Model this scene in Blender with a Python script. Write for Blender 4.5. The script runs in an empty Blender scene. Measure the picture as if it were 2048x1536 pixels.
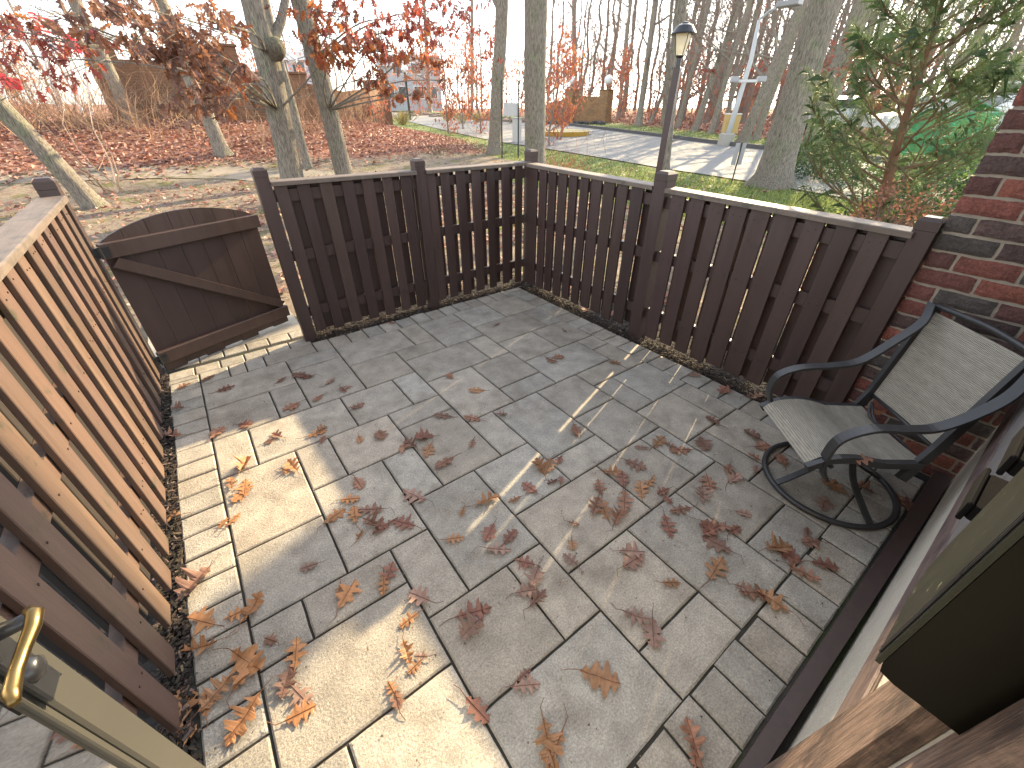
import bpy, math, random
import numpy as np
from mathutils import Vector, Matrix, noise as mnoise
R = math.radians
random.seed(7)
C = bpy.context.scene.collection

# ------------------------------------------------------------------ camera
F_PX, PITCH, ROLL, YAW, EYE = 819.65, .5913, -.0016, .6376, 1.5718
def cam_axes():
    cy, sy, cp, sp = math.cos(YAW), math.sin(YAW), math.cos(PITCH), math.sin(PITCH)
    f = Vector((sy*cp, cy*cp, -sp)); r = Vector((cy, -sy, 0)); u = r.cross(f)
    return (r*math.cos(ROLL)+u*math.sin(ROLL), -r*math.sin(ROLL)+u*math.cos(ROLL), f)
AX = cam_axes()
cd = bpy.data.cameras.new('camera'); cam = bpy.data.objects.new('camera', cd); C.objects.link(cam)
cd.sensor_width = 36; cd.lens = 36*F_PX/2048; cd.clip_start = .03; cd.clip_end = 3000
m = Matrix((AX[0], AX[1], -AX[2])).transposed().to_4x4(); m.translation = (0, 0, EYE)
cam.matrix_world = m
bpy.context.scene.camera = cam

# ------------------------------------------------------------------ light
SUN_AZ, SUN_EL = R(18.8), R(23.6)          # azimuth counted from +x towards +y
sd = Vector((math.cos(SUN_AZ)*math.cos(SUN_EL), math.sin(SUN_AZ)*math.cos(SUN_EL), math.sin(SUN_EL)))
sl = bpy.data.lights.new('sun', 'SUN'); sl.energy = 3.7; sl.angle = R(.55); sl.color = (1, .78, .46)
so = bpy.data.objects.new('sun', sl); C.objects.link(so); so.rotation_euler = sd.to_track_quat('Z', 'Y').to_euler()
w = bpy.data.worlds.new('World'); bpy.context.scene.world = w; w.use_nodes = True
nt = w.node_tree; bg = nt.nodes['Background']; bg.inputs[1].default_value = .15
sk = nt.nodes.new('ShaderNodeTexSky'); sk.sky_type = 'NISHITA'; sk.sun_disc = False
sk.sun_elevation = SUN_EL; sk.sun_rotation = math.pi/2-SUN_AZ; sk.air_density = 1.0; sk.dust_density = 1.0; sk.ozone_density = 1.0
hs = nt.nodes.new('ShaderNodeHueSaturation'); hs.inputs['Saturation'].default_value = .38
nt.links.new(sk.outputs[0], hs.inputs['Color']); nt.links.new(hs.outputs[0], bg.inputs[0])
sc = bpy.context.scene
sc.view_settings.view_transform = 'Standard'; sc.view_settings.look = 'None'; sc.view_settings.exposure = 2.08
sc.view_settings.gamma = 1

# ------------------------------------------------------------------ terrain height and pixel measuring
def sstep(a, b, x):
    t = min(1, max(0, (x-a)/(b-a))); return t*t*(3-2*t)
def hgt(x, y):
    r = math.hypot(x, y)
    h = .022*max(0, r-15); h = min(h, 1.7)
    bank = sstep(12.5, 21, y-.05*x)*(1-sstep(4.5, 13, x-.18*(y-16)))
    h += bank*1.05*(1-.5*sstep(45, 90, r))
    h -= .035*(1 if r < 200 else 1)
    return h
def gnd(x, y):
    r = math.hypot(x-1, y-1)
    return hgt(x, y)+((.05*mnoise.noise(Vector((x*.25, y*.25, 0)))*sstep(7, 14, r)+.03*mnoise.noise(Vector((x*.9, y*.9, 3)))*sstep(7, 10, r))*(1-sstep(8, 11, x)) if r > 7 else 0)
def ray(px, py):
    return (AX[0]*((px-1024)/F_PX) - AX[1]*((py-768)/F_PX) + AX[2]).normalized()
def G(px, py, off=0):
    d = ray(px, py); t = 1.0; p = None
    while t < 400:
        p = d*t; z = EYE+p.z
        if z <= hgt(p.x, p.y)+off: break
        t += .05+.003*t
    return Vector((p.x, p.y, hgt(p.x, p.y)))
def AT(px, py, dist):
    """point on the ray at a horizontal distance"""
    d = ray(px, py); s = dist/math.hypot(d.x, d.y); return Vector((d.x*s, d.y*s, EYE+d.z*s))

# ------------------------------------------------------------------ mesh helper
class MB:
    def __init__(s): s.v = []; s.f = []; s.c = []; s.cur = (1, 1, 1)
    def add(s, vs, fs, col=None):
        n = len(s.v); s.v += [tuple(v) for v in vs]; s.f += [tuple(i+n for i in f) for f in fs]
        s.c += [col or s.cur]*len(fs); return n
    def box(s, a, b, col=None, M=None, bev=0):
        (x0, y0, z0), (x1, y1, z1) = a, b
        if bev:
            e = bev; vs = []; 
            for z, k in ((z0, e), (z0+e, 0), (z1-e, 0), (z1, e)):
                for cx, cy, sx, sy in ((x0, y0, 1, 1), (x1, y0, -1, 1), (x1, y1, -1, -1), (x0, y1, 1, -1)):
                    if sx*sy > 0: q = [(cx+sx*k, cy+sy*(e+k*.0)), (cx+sx*(e), cy+sy*k)] if k == 0 else [(cx+sx*k, cy+sy*2*e), (cx+sx*2*e, cy+sy*k)]
                    else: q = [(cx+sx*e, cy+sy*k), (cx+sx*k, cy+sy*e)] if k == 0 else [(cx+sx*2*e, cy+sy*k), (cx+sx*k, cy+sy*2*e)]
                    vs += [(q[0][0], q[0][1], z), (q[1][0], q[1][1], z)]
            fs = [tuple(range(7, -1, -1)), tuple(range(24, 32))]
            for r_ in range(3):
                for i in range(8):
                    j = (i+1) % 8; fs.append((r_*8+i, r_*8+j, r_*8+8+j, r_*8+8+i))
        else:
            vs = [(x0, y0, z0), (x1, y0, z0), (x1, y1, z0), (x0, y1, z0), (x0, y0, z1), (x1, y0, z1), (x1, y1, z1), (x0, y1, z1)]
            fs = [(3, 2, 1, 0), (4, 5, 6, 7), (0, 1, 5, 4), (1, 2, 6, 5), (2, 3, 7, 6), (3, 0, 4, 7)]
        if M is not None: vs = [M @ Vector(v) for v in vs]
        s.add(vs, fs, col)
    def tube(s, pts, rad, n=6, col=None, cap=True, flat=None, up=None):
        """tapered tube through points; flat=(w,h) gives a rectangular bar"""
        pts = [Vector(p) for p in pts]; k = len(pts)
        if not hasattr(rad, '__len__'): rad = [rad]*k
        vs = []; ref = Vector(up) if up else None
        t0 = (pts[1]-pts[0]).normalized()
        if ref is None: ref = Vector((0, 0, 1)) if abs(t0.z) < .9 else Vector((1, 0, 0))
        for i, p in enumerate(pts):
            t = (pts[min(i+1, k-1)]-pts[max(i-1, 0)]).normalized()
            a = ref-t*ref.dot(t)
            if a.length < 1e-4: a = Vector((1, 0, 0))-t*t.x
            a.normalize(); b = t.cross(a)
            if up is None: ref = a
            if flat:
                W, Hh = flat
                for sa, sb in ((-1, -1), (1, -1), (1, 1), (-1, 1)): vs.append(p+a*(sa*Hh/2)+b*(sb*W/2))
            else:
                for j in range(n):
                    an = 2*math.pi*j/n; vs.append(p+(a*math.cos(an)+b*math.sin(an))*rad[i])
        if flat: n = 4
        fs = []
        for i in range(k-1):
            for j in range(n):
                jj = (j+1) % n; fs.append((i*n+j, i*n+jj, i*n+n+jj, i*n+n+j))
        if cap: fs += [tuple(range(n-1, -1, -1)), tuple(range((k-1)*n, k*n))]
        s.add(vs, fs, col)
    def lathe(s, prof, n=24, col=None, M=None):
        vs = []; fs = []
        for r_, z in prof:
            for j in range(n):
                a = 2*math.pi*j/n; vs.append(Vector((r_*math.cos(a), r_*math.sin(a), z)))
        for i in range(len(prof)-1):
            for j in range(n):
                jj = (j+1) % n; fs.append((i*n+j, i*n+jj, i*n+n+jj, i*n+n+j))
        if M is not None: vs = [M @ v for v in vs]
        s.add(vs, fs, col)
    def build(s, name, mat, parent=None, smooth=False, loc=None):
        me = bpy.data.meshes.new(name); vs = s.v
        if loc is not None: vs = [(v[0]-loc[0], v[1]-loc[1], v[2]-loc[2]) for v in vs]
        me.from_pydata(vs, [], s.f)
        a = me.color_attributes.new('Col', 'FLOAT_COLOR', 'CORNER')
        cols = np.ones((len(me.loops), 4), dtype=np.float32)
        tot = np.array([len(f) for f in s.f]); cc = np.array(s.c, dtype=np.float32)
        if len(tot): cols[:, :3] = np.repeat(cc, tot, axis=0)
        a.data.foreach_set('color', cols.ravel())
        if smooth: me.polygons.foreach_set('use_smooth', [True]*len(me.polygons))
        me.update(); o = bpy.data.objects.new(name, me); C.objects.link(o)
        me.materials.append(mat)
        if parent: o.parent = parent
        elif loc is not None: o.location = loc
        return o
def tag(o, label=None, cat=None, group=None, kind=None):
    if label: o['label'] = label
    if cat: o['category'] = cat
    if group: o['group'] = group
    if kind: o['kind'] = kind
    return o
def thing(name, label, cat, loc=(0, 0, 0), rz=0, group=None):
    o = bpy.data.objects.new(name, None); C.objects.link(o); o.location = loc; o.rotation_euler = (0, 0, rz)
    o.empty_display_size = .1
    return tag(o, label, cat, group)
def dup(root, loc, rz, scale=1, label=None, group=None):
    r = root.copy(); C.objects.link(r); r.location = loc; r.rotation_euler = (0, 0, rz)
    r.scale = (scale, scale, scale) if not hasattr(scale, '__len__') else scale
    if label: r['label'] = label
    if group: r['group'] = group
    for ch in list(root.children):
        c = ch.copy(); C.objects.link(c); c.parent = r
        for g in ch.children:
            d = g.copy(); C.objects.link(d); d.parent = c
    return r

# ------------------------------------------------------------------ materials
MATS = {}
def mat(name, col=(.5, .5, .5), rough=.7, attr=True, nscale=8, namp=.25, bump=.3, bscale=60, bdist=.004, col2=None, stretch=None,
        metal=0, spec=.5, trans=0, patch=None, patch_scale=2, patch_lo=.5, patch_hi=.62, detail=8, coat=0, rvar=0, speck=0, speck_scale=260, crange=(.25, .75)):
    if name in MATS: return MATS[name]
    mt = bpy.data.materials.new(name); mt.use_nodes = True; t = mt.node_tree; N = t.nodes; L = t.links
    b = N['Principled BSDF']; b.inputs['Roughness'].default_value = rough; b.inputs['Metallic'].default_value = metal
    b.inputs['Specular IOR Level'].default_value = spec; b.inputs['Coat Weight'].default_value = coat
    tc = N.new('ShaderNodeTexCoord'); mp = N.new('ShaderNodeMapping'); L.new(tc.outputs['Object'], mp.inputs[0])
    if stretch: mp.inputs['Scale'].default_value = stretch
    n1 = N.new('ShaderNodeTexNoise'); n1.inputs['Scale'].default_value = nscale; n1.inputs['Detail'].default_value = detail; n1.inputs['Roughness'].default_value = .65
    L.new(mp.outputs[0], n1.inputs[0])
    rm = N.new('ShaderNodeMapRange'); rm.inputs[1].default_value, rm.inputs[2].default_value = crange
    rm.inputs[3].default_value = 1-namp; rm.inputs[4].default_value = 1+namp; L.new(n1.outputs[0], rm.inputs[0])
    base = N.new('ShaderNodeRGB'); base.outputs[0].default_value = (*col, 1); cur = base.outputs[0]
    def mix(kind, a, b_, fac=None):
        x = N.new('ShaderNodeMix'); x.data_type = 'RGBA'; x.blend_type = kind; x.inputs[0].default_value = 1
        if fac is not None: L.new(fac, x.inputs[0])
        L.new(a, x.inputs[6])
        if isinstance(b_, tuple): x.inputs[7].default_value = (*b_, 1)
        else: L.new(b_, x.inputs[7])
        return x.outputs[2]
    if attr:
        at = N.new('ShaderNodeAttribute'); at.attribute_name = 'Col'; cur = mix('MULTIPLY', cur, at.outputs[0])
    if col2:
        n2 = N.new('ShaderNodeTexNoise'); n2.inputs['Scale'].default_value = nscale*.37; n2.inputs['Detail'].default_value = 5; L.new(mp.outputs[0], n2.inputs[0])
        r2 = N.new('ShaderNodeMapRange'); r2.inputs[1].default_value = .42; r2.inputs[2].default_value = .62; L.new(n2.outputs[0], r2.inputs[0])
        cur = mix('MIX', cur, tuple(col2), r2.outputs[0])
    if patch:
        n3 = N.new('ShaderNodeTexNoise'); n3.inputs['Scale'].default_value = patch_scale; n3.inputs['Detail'].default_value = 9; n3.inputs['Roughness'].default_value = .7
        L.new(tc.outputs['Object'], n3.inputs[0])
        r3 = N.new('ShaderNodeMapRange'); r3.inputs[1].default_value = patch_lo; r3.inputs[2].default_value = patch_hi; L.new(n3.outputs[0], r3.inputs[0])
        cur = mix('MIX', cur, tuple(patch), r3.outputs[0])
    vm = N.new('ShaderNodeVectorMath'); vm.operation = 'SCALE'; L.new(cur, vm.inputs[0]); L.new(rm.outputs[0], vm.inputs['Scale'])
    if speck:
        ns = N.new('ShaderNodeTexNoise'); ns.inputs['Scale'].default_value = speck_scale; ns.inputs['Detail'].default_value = 3; ns.inputs['Roughness'].default_value = .8; L.new(mp.outputs[0], ns.inputs[0])
        sr = N.new('ShaderNodeMapRange'); sr.inputs[1].default_value = .32; sr.inputs[2].default_value = .68; sr.inputs[3].default_value = 1-speck; sr.inputs[4].default_value = 1+speck; L.new(ns.outputs[0], sr.inputs[0])
        v2 = N.new('ShaderNodeVectorMath'); v2.operation = 'SCALE'; L.new(vm.outputs[0], v2.inputs[0]); L.new(sr.outputs[0], v2.inputs['Scale']); vm = v2
    L.new(vm.outputs[0], b.inputs['Base Color'])
    if rvar:
        rr = N.new('ShaderNodeMapRange'); rr.inputs[1].default_value = .3; rr.inputs[2].default_value = .7
        rr.inputs[3].default_value = rough-rvar; rr.inputs[4].default_value = rough+rvar; L.new(n1.outputs[0], rr.inputs[0]); L.new(rr.outputs[0], b.inputs['Roughness'])
    if bump:
        nb = N.new('ShaderNodeTexNoise'); nb.inputs['Scale'].default_value = bscale; nb.inputs['Detail'].default_value = 6; nb.inputs['Roughness'].default_value = .7
        L.new(mp.outputs[0], nb.inputs[0])
        bp = N.new('ShaderNodeBump'); bp.inputs['Strength'].default_value = bump; bp.inputs['Distance'].default_value = bdist
        L.new(nb.outputs[0], bp.inputs['Height']); L.new(bp.outputs[0], b.inputs['Normal'])
    if trans:
        tl = N.new('ShaderNodeBsdfTranslucent'); L.new(vm.outputs[0], tl.inputs[0]); ms = N.new('ShaderNodeMixShader'); ms.inputs[0].default_value = trans
        L.new(b.outputs[0], ms.inputs[1]); L.new(tl.outputs[0], ms.inputs[2]); L.new(ms.outputs[0], N['Material Output'].inputs[0])
    MATS[name] = mt; return mt
M_paver = mat('paver', (.345, .312, .262), .8, nscale=9, namp=.32, bump=.85, bscale=95, bdist=.007, patch=(.20, .172, .135), patch_scale=2.6, patch_lo=.50, patch_hi=.74, rvar=.1, speck=.34, speck_scale=150)
M_joint = mat('joint_sand', (.035, .032, .026), .95, nscale=30, namp=.4, bump=.4, bscale=150, patch=(.030, .042, .012), patch_scale=1.1, patch_lo=.56, patch_hi=.62)
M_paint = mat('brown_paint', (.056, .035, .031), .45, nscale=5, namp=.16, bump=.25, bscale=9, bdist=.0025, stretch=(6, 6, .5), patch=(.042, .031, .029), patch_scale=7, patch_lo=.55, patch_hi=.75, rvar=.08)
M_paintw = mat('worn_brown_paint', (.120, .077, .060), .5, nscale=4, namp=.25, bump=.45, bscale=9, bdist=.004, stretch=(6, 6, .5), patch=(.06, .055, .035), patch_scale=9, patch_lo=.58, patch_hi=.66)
M_cap = mat('cap_wood', (.15, .115, .092), .6, nscale=7, namp=.3, bump=.5, bscale=12, bdist=.003, stretch=(6, .5, 6), patch=(.09, .075, .06), patch_scale=10)
M_capx = mat('cap_wood_across', (.13, .098, .08), .6, nscale=7, namp=.3, bump=.5, bscale=12, bdist=.003, stretch=(.5, 6, 6), patch=(.09, .075, .06), patch_scale=10)
M_brick = mat('brick', (.85, .85, .88), .85, nscale=25, namp=.35, bump=1, bscale=60, bdist=.012, speck=.35, speck_scale=120, patch=(.34, .29, .26), patch_scale=45, patch_lo=.66, patch_hi=.70)
M_mortar = mat('mortar', (.33, .28, .22), .95, nscale=30, namp=.2, bump=.8, bscale=120, bdist=.004)
M_stucco = mat('stucco', (.56, .52, .43), .9, nscale=14, namp=.08, bump=1.0, bscale=70, bdist=.006)
M_timber = mat('rough_timber', (.19, .125, .095), .6, nscale=14, namp=.45, crange=(.38, .62), bump=1.0, bscale=16, bdist=.012, speck=.2, speck_scale=90, stretch=(8, 8, .6), patch=(.08, .05, .04), patch_scale=6)
M_timberx = mat('rough_timber_across', (.15, .105, .09), .6, nscale=3, namp=.3, bump=1.0, bscale=7, bdist=.01, stretch=(.6, 8, 8), patch=(.08, .05, .05), patch_scale=6)
M_greyboard = mat('grey_board', (.16, .145, .135), .7, nscale=4, namp=.3, bump=.7, bscale=10, bdist=.005, stretch=(8, 8, .7))
M_bark = mat('bark', (.27, .235, .19), .95, nscale=22, namp=.5, crange=(.36, .6), bump=1.0, bscale=20, bdist=.07, speck=.25, speck_scale=60, stretch=(3, 3, .40), detail=5, patch=(.23, .25, .15), patch_scale=2.2, patch_lo=.52, patch_hi=.7)
M_barkd = mat('far_bark', (.24, .20, .165), .95, nscale=5, namp=.4, bump=.6, bscale=8, bdist=.03, stretch=(3, 3, .5))
M_leaf = mat('dry_leaf', (1, 1, 1), .6, nscale=40, namp=.35, bump=.4, bscale=90, bdist=.002, trans=.18)
M_leafhang = mat('hanging_leaf', (1, 1, 1), .6, nscale=20, namp=.25, bump=0, trans=.4)
M_needle = mat('needles', (1, 1, 1), .45, nscale=20, namp=.2, bump=0, trans=.45)
M_mulch = mat('mulch', (.028, .022, .018), .95, nscale=40, namp=.5, bump=1, bscale=90, bdist=.01)
M_black = mat('black_metal', (.018, .019, .022), .32, attr=False, nscale=20, namp=.2, bump=.1, bscale=200, bdist=.001, spec=.6, rvar=.08)
M_chair = mat('grey_powder_coat', (.034, .034, .035), .38, attr=False, nscale=15, namp=.25, bump=.1, bscale=200, bdist=.0006, metal=0, patch=(.11, .05, .04), patch_scale=14, patch_lo=.66, patch_hi=.69)
M_asph = mat('asphalt', (.22, .215, .205), .85, nscale=1.2, namp=.10, bump=.4, bscale=60, bdist=.01)
M_conc = mat('concrete', (.33, .30, .25), .9, nscale=18, namp=.2, bump=.8, bscale=110, bdist=.004)
M_kerb = mat('kerb', (.10, .095, .09), .9, nscale=6, namp=.2, bump=.3)
M_white = mat('white_paint', (.75, .76, .77), .45, nscale=4, namp=.05, bump=.05)
M_col = mat('painted_metal', (1, 1, 1), .35, nscale=6, namp=.06, bump=.03)
M_far = mat('siding', (1, 1, 1), .7, nscale=3, namp=.06, bump=.1)
M_brass = mat('brass', (.22, .155, .065), .34, attr=False, nscale=30, namp=.15, bump=.05, metal=1)
M_door = mat('door_aluminium', (.055, .053, .045), .42, attr=False, nscale=3, namp=.05, bump=.03)
def sling():
    mt = bpy.data.materials.new('sling_mesh'); mt.use_nodes = True; t = mt.node_tree; N = t.nodes; L = t.links; b = N['Principled BSDF']
    b.inputs['Roughness'].default_value = .6
    uv = N.new('ShaderNodeUVMap'); sp = N.new('ShaderNodeSeparateXYZ'); L.new(uv.outputs[0], sp.inputs[0])
    def wave(s, k):
        a = N.new('ShaderNodeMath'); a.operation = 'MULTIPLY'; a.inputs[1].default_value = k; L.new(s, a.inputs[0])
        c = N.new('ShaderNodeMath'); c.operation = 'SINE'; L.new(a.outputs[0], c.inputs[0]); return c.outputs[0]
    a = wave(sp.outputs[1], 2*math.pi*58); c = wave(sp.outputs[0], 2*math.pi*70); e = wave(sp.outputs[1], 2*math.pi*7.3)
    s1 = N.new('ShaderNodeMath'); s1.operation = 'MULTIPLY_ADD'; L.new(a, s1.inputs[0]); s1.inputs[1].default_value = .55; L.new(c, s1.inputs[2])
    s2 = N.new('ShaderNodeMath'); s2.operation = 'MULTIPLY_ADD'; L.new(e, s2.inputs[0]); s2.inputs[1].default_value = .12; L.new(s1.outputs[0], s2.inputs[2])
    n = N.new('ShaderNodeTexNoise'); n.inputs['Scale'].default_value = 90; mp = N.new('ShaderNodeMapping'); mp.inputs['Scale'].default_value = (.1, 1, 1); L.new(uv.outputs[0], mp.inputs[0]); L.new(mp.outputs[0], n.inputs[0])
    s3 = N.new('ShaderNodeMath'); s3.operation = 'MULTIPLY_ADD'; L.new(n.outputs[0], s3.inputs[0]); s3.inputs[1].default_value = 2.2; L.new(s2.outputs[0], s3.inputs[2])
    cr = N.new('ShaderNodeValToRGB'); cr.color_ramp.elements[0].position = .2; cr.color_ramp.elements[0].color = (.075, .066, .052, 1)
    cr.color_ramp.elements[1].position = .85; cr.color_ramp.elements[1].color = (.46, .42, .34, 1)
    mr = N.new('ShaderNodeMapRange'); mr.inputs[1].default_value = -1.0; mr.inputs[2].default_value = 3.0; L.new(s3.outputs[0], mr.inputs[0]); L.new(mr.outputs[0], cr.inputs[0])
    L.new(cr.outputs[0], b.inputs['Base Color'])
    bp = N.new('ShaderNodeBump'); bp.inputs['Strength'].default_value = .4; bp.inputs['Distance'].default_value = .001; L.new(s1.outputs[0], bp.inputs['Height']); L.new(bp.outputs[0], b.inputs['Normal'])
    return mt
M_sling = sling()
def glassmat(name, tint, tr, rough=.03):
    mt = bpy.data.materials.new(name); mt.use_nodes = True; t = mt.node_tree; N = t.nodes; L = t.links
    g = N.new('ShaderNodeBsdfGlossy'); g.inputs['Roughness'].default_value = rough; tp = N.new('ShaderNodeBsdfTransparent'); tp.inputs[0].default_value = (*tint, 1)
    ms = N.new('ShaderNodeMixShader'); fr = N.new('ShaderNodeFresnel'); fr.inputs[0].default_value = 1.6
    ma = N.new('ShaderNodeMath'); ma.operation = 'ADD'; ma.inputs[1].default_value = tr; ma.use_clamp = True; L.new(fr.outputs[0], ma.inputs[0]); L.new(ma.outputs[0], ms.inputs[0])
    L.new(tp.outputs[0], ms.inputs[1]); L.new(g.outputs[0], ms.inputs[2]); L.new(ms.outputs[0], N['Material Output'].inputs[0]); return mt
M_glass = glassmat('door_glass', (.25, .27, .25), .30)
M_pane = mat('milky_pane', (.80, .76, .62), .3, attr=False, nscale=10, namp=.12, bump=0, trans=.55)
M_wind = mat('dark_window', (.03, .035, .04), .08, attr=False, nscale=2, namp=.1, bump=0, spec=.8)

# ------------------------------------------------------------------ ground
def ground():
    def axis(lo, hi, dense0, dense1, d):
        a = [dense0]; 
        while a[-1] < dense1: a.append(a[-1]+d)
        st = d
        while a[-1] < hi: st *= 1.13; a.append(a[-1]+st)
        st = d; b = [dense0]
        while b[-1] > lo: st *= 1.13; b.append(b[-1]-st)
        return b[:0:-1]+a
    xs = axis(-900, 1600, -6, 34, .34); ys = axis(-500, 1700, -2, 34, .34)
    vs = []; 
    for y in ys:
        for x in xs:
            z = gnd(x, y)
            if -1.2 < x < 3.4 and -4 < y < 3.7: z = -.16
            vs.append((x, y, z))
    n = len(xs); fs = [(j*n+i, j*n+i+1, j*n+n+i+1, j*n+n+i) for j in range(len(ys)-1) for i in range(n-1)]
    me = bpy.data.meshes.new('ground'); me.from_pydata(vs, [], fs); me.polygons.foreach_set('use_smooth', [True]*len(fs))
    a = me.color_attributes.new('zone', 'FLOAT_COLOR', 'POINT'); cols = []
    for (x, y, z) in vs:
        bank = sstep(14.2, 17, y-.05*x+.8*mnoise.noise(Vector((x*.3, y*.3, 1))))*(1-sstep(9, 12.5, x-.18*(y-16)))
        wood = 1 if in_wood(x, y) else 0
        gr = grass_amt(x, y)
        cols += [max(bank, wood), gr, 0, 1]
    a.data.foreach_set('color', cols)
    mt = bpy.data.materials.new('ground'); mt.use_nodes = True; t = mt.node_tree; N = t.nodes; L = t.links; b = N['Principled BSDF']; b.inputs['Roughness'].default_value = .95
    tc = N.new('ShaderNodeTexCoord'); at = N.new('ShaderNodeAttribute'); at.attribute_name = 'zone'; sp = N.new('ShaderNodeSeparateColor'); L.new(at.outputs[0], sp.inputs[0])
    def noise(s, d=8, r=.7):
        q = N.new('ShaderNodeTexNoise'); q.inputs['Scale'].default_value = s; q.inputs['Detail'].default_value = d; q.inputs['Roughness'].default_value = r; L.new(tc.outputs['Object'], q.inputs[0]); return q.outputs[0]
    def ramp(src, els):
        c = N.new('ShaderNodeValToRGB'); L.new(src, c.inputs[0]); e = c.color_ramp.elements
        e[0].position, e[0].color = els[0][0], (*els[0][1], 1); e[1].position, e[1].color = els[-1][0], (*els[-1][1], 1)
        for p_, c_ in els[1:-1]: q = e.new(p_); q.color = (*c_, 1)
        return c.outputs[0]
    def mix(f, a_, b_):
        x = N.new('ShaderNodeMix'); x.data_type = 'RGBA'; L.new(f, x.inputs[0]); L.new(a_, x.inputs[6]); L.new(b_, x.inputs[7]); return x.outputs[2]
    def soft(zone, s, bias=0):
        q = N.new('ShaderNodeMath'); q.operation = 'MULTIPLY_ADD'; q.inputs[1].default_value = 1.6; L.new(zone, q.inputs[0])
        n = N.new('ShaderNodeMath'); n.operation = 'SUBTRACT'; L.new(noise(s), n.inputs[0]); n.inputs[1].default_value = 1.12-bias; L.new(n.outputs[0], q.inputs[2])
        k = N.new('ShaderNodeMapRange'); k.inputs[1].default_value = 0; k.inputs[2].default_value = .25; L.new(q.outputs[0], k.inputs[0]); return k.outputs[0]
    dirt = ramp(noise(1.5, 10, .78), [(.32, (.055, .04, .028)), (.42, (.17, .12, .085)), (.5, (.27, .215, .155)), (.57, (.12, .10, .04)), (.64, (.19, .185, .05)), (.75, (.24, .16, .11))])
    leaf = ramp(noise(9, 9, .8), [(.3, (.07, .035, .025)), (.45, (.22, .10, .065)), (.55, (.34, .17, .11)), (.7, (.42, .24, .17))])
    gras = ramp(noise(5), [(.3, (.06, .09, .02)), (.5, (.15, .19, .045)), (.7, (.26, .28, .09))])
    c = mix(soft(sp.outputs[1], 1.3), dirt, gras); c = mix(soft(sp.outputs[0], 1.1), c, leaf)
    L.new(c, b.inputs['Base Color'])
    bp = N.new('ShaderNodeBump'); bp.inputs['Strength'].default_value = .8; bp.inputs['Distance'].default_value = .06; L.new(noise(14, 9, .75), bp.inputs['Height']); L.new(bp.outputs[0], b.inputs['Normal'])
    me.materials.append(mt); o = bpy.data.objects.new('ground', me); C.objects.link(o); tag(o, kind='structure')

# road strips measured on the photograph's ground
def chaikin(p, n=2):
    for _ in range(n):
        q = [p[0]]
        for a, b in zip(p, p[1:]): q += [a*.75+b*.25, a*.25+b*.75]
        p = q+[p[-1]]
    return p
near_px = [(2300, 520), (1800, 418), (1480, 362), (1290, 332), (1180, 313), (1080, 297), (990, 284), (900, 264), (830, 247), (785, 236)]
far_px = [(2300, 372), (1800, 330), (1500, 298), (1300, 272), (1180, 257), (1094, 246), (1000, 239), (930, 232), (850, 228), (775, 224)]
ROADN = chaikin([G(*p) for p in near_px]); ROADF = chaikin([G(*p) for p in far_px])
isl_n = chaikin([G(*p) for p in [(1094, 246), (1000, 252), (900, 243), (830, 234), (785, 229)]])
def side(poly, x, y):
    """signed distance-like test: >0 beyond the line (away from camera)"""
    best = 1e9; s = 0
    for a, b in zip(poly, poly[1:]):
        d = b-a; L2 = d.x*d.x+d.y*d.y
        if L2 < 1e-9: continue
        t = max(0, min(1, ((x-a.x)*d.x+(y-a.y)*d.y)/L2)); qx, qy = a.x+d.x*t-x, a.y+d.y*t-y; dd = qx*qx+qy*qy
        if dd < best: best = dd; s = d.x*(y-a.y)-d.y*(x-a.x)
    return math.sqrt(best)*(-1 if s > 0 else 1)
def in_wood(x, y):
    if x < 12 or x > 130 or y > 160: return False
    return side(ROADF, x, y) > 5.5
def grass_amt(x, y):
    if x < 5 or x > 120 or y > 130: return .12
    sn = side(ROADN, x, y); sf = side(ROADF, x, y)
    if sn < 0 and sn > -5.5 and x > 7: return .9 if y < 10 else (.95 if sn > -3.2 else .3)
    if 0 < sf < 6: return .75
    return .12
ground()
def strip(name, A, B, m_, dz, n=60, k=10):
    def res(P):
        L = [0]
        for a, b in zip(P, P[1:]): L.append(L[-1]+(b-a).length)
        out = []; j = 0
        for i in range(n+1):
            t = (i/n)**1.5*L[-1]
            while j < len(L)-2 and L[j+1] < t: j += 1
            out.append(P[j].lerp(P[j+1], (t-L[j])/max(1e-6, L[j+1]-L[j])))
        return out
    a, b = res(A), res(B); mb = MB(); vs = []
    for p, q in zip(a, b):
        for j in range(k+1):
            v = p.lerp(q, j/k); vs.append((v.x, v.y, gnd(v.x, v.y)+dz))
    mb.add(vs, [(i*(k+1)+j, i*(k+1)+j+1, (i+1)*(k+1)+j+1, (i+1)*(k+1)+j) for i in range(n) for j in range(k)])
    return tag(mb.build(name, m_, smooth=True), kind='structure')
strip('road', ROADN, ROADF, M_asph, .03)
def kerb(name, P, w_, h_, m_, dz=.05):
    mb = MB(); vs = []
    for i, p in enumerate(P):
        t = (P[min(i+1, len(P)-1)]-P[max(i-1, 0)]); t.z = 0; t.normalize(); nrm = Vector((-t.y, t.x, 0))
        z = hgt(p.x, p.y)
        for o_, zz in ((-w_/2, -.1), (-w_/2, h_+dz), (w_/2, h_+dz), (w_/2, -.1)): q = p+nrm*o_; vs.append((q.x, q.y, z+zz))
    mb.add(vs, [(i*4+j, i*4+(j+1) % 4, i*4+4+(j+1) % 4, i*4+4+j) for i in range(len(P)-1) for j in range(4)])
    return tag(mb.build(name, m_), kind='structure')
kerb('kerb', ROADF, .22, .13, M_kerb)
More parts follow.
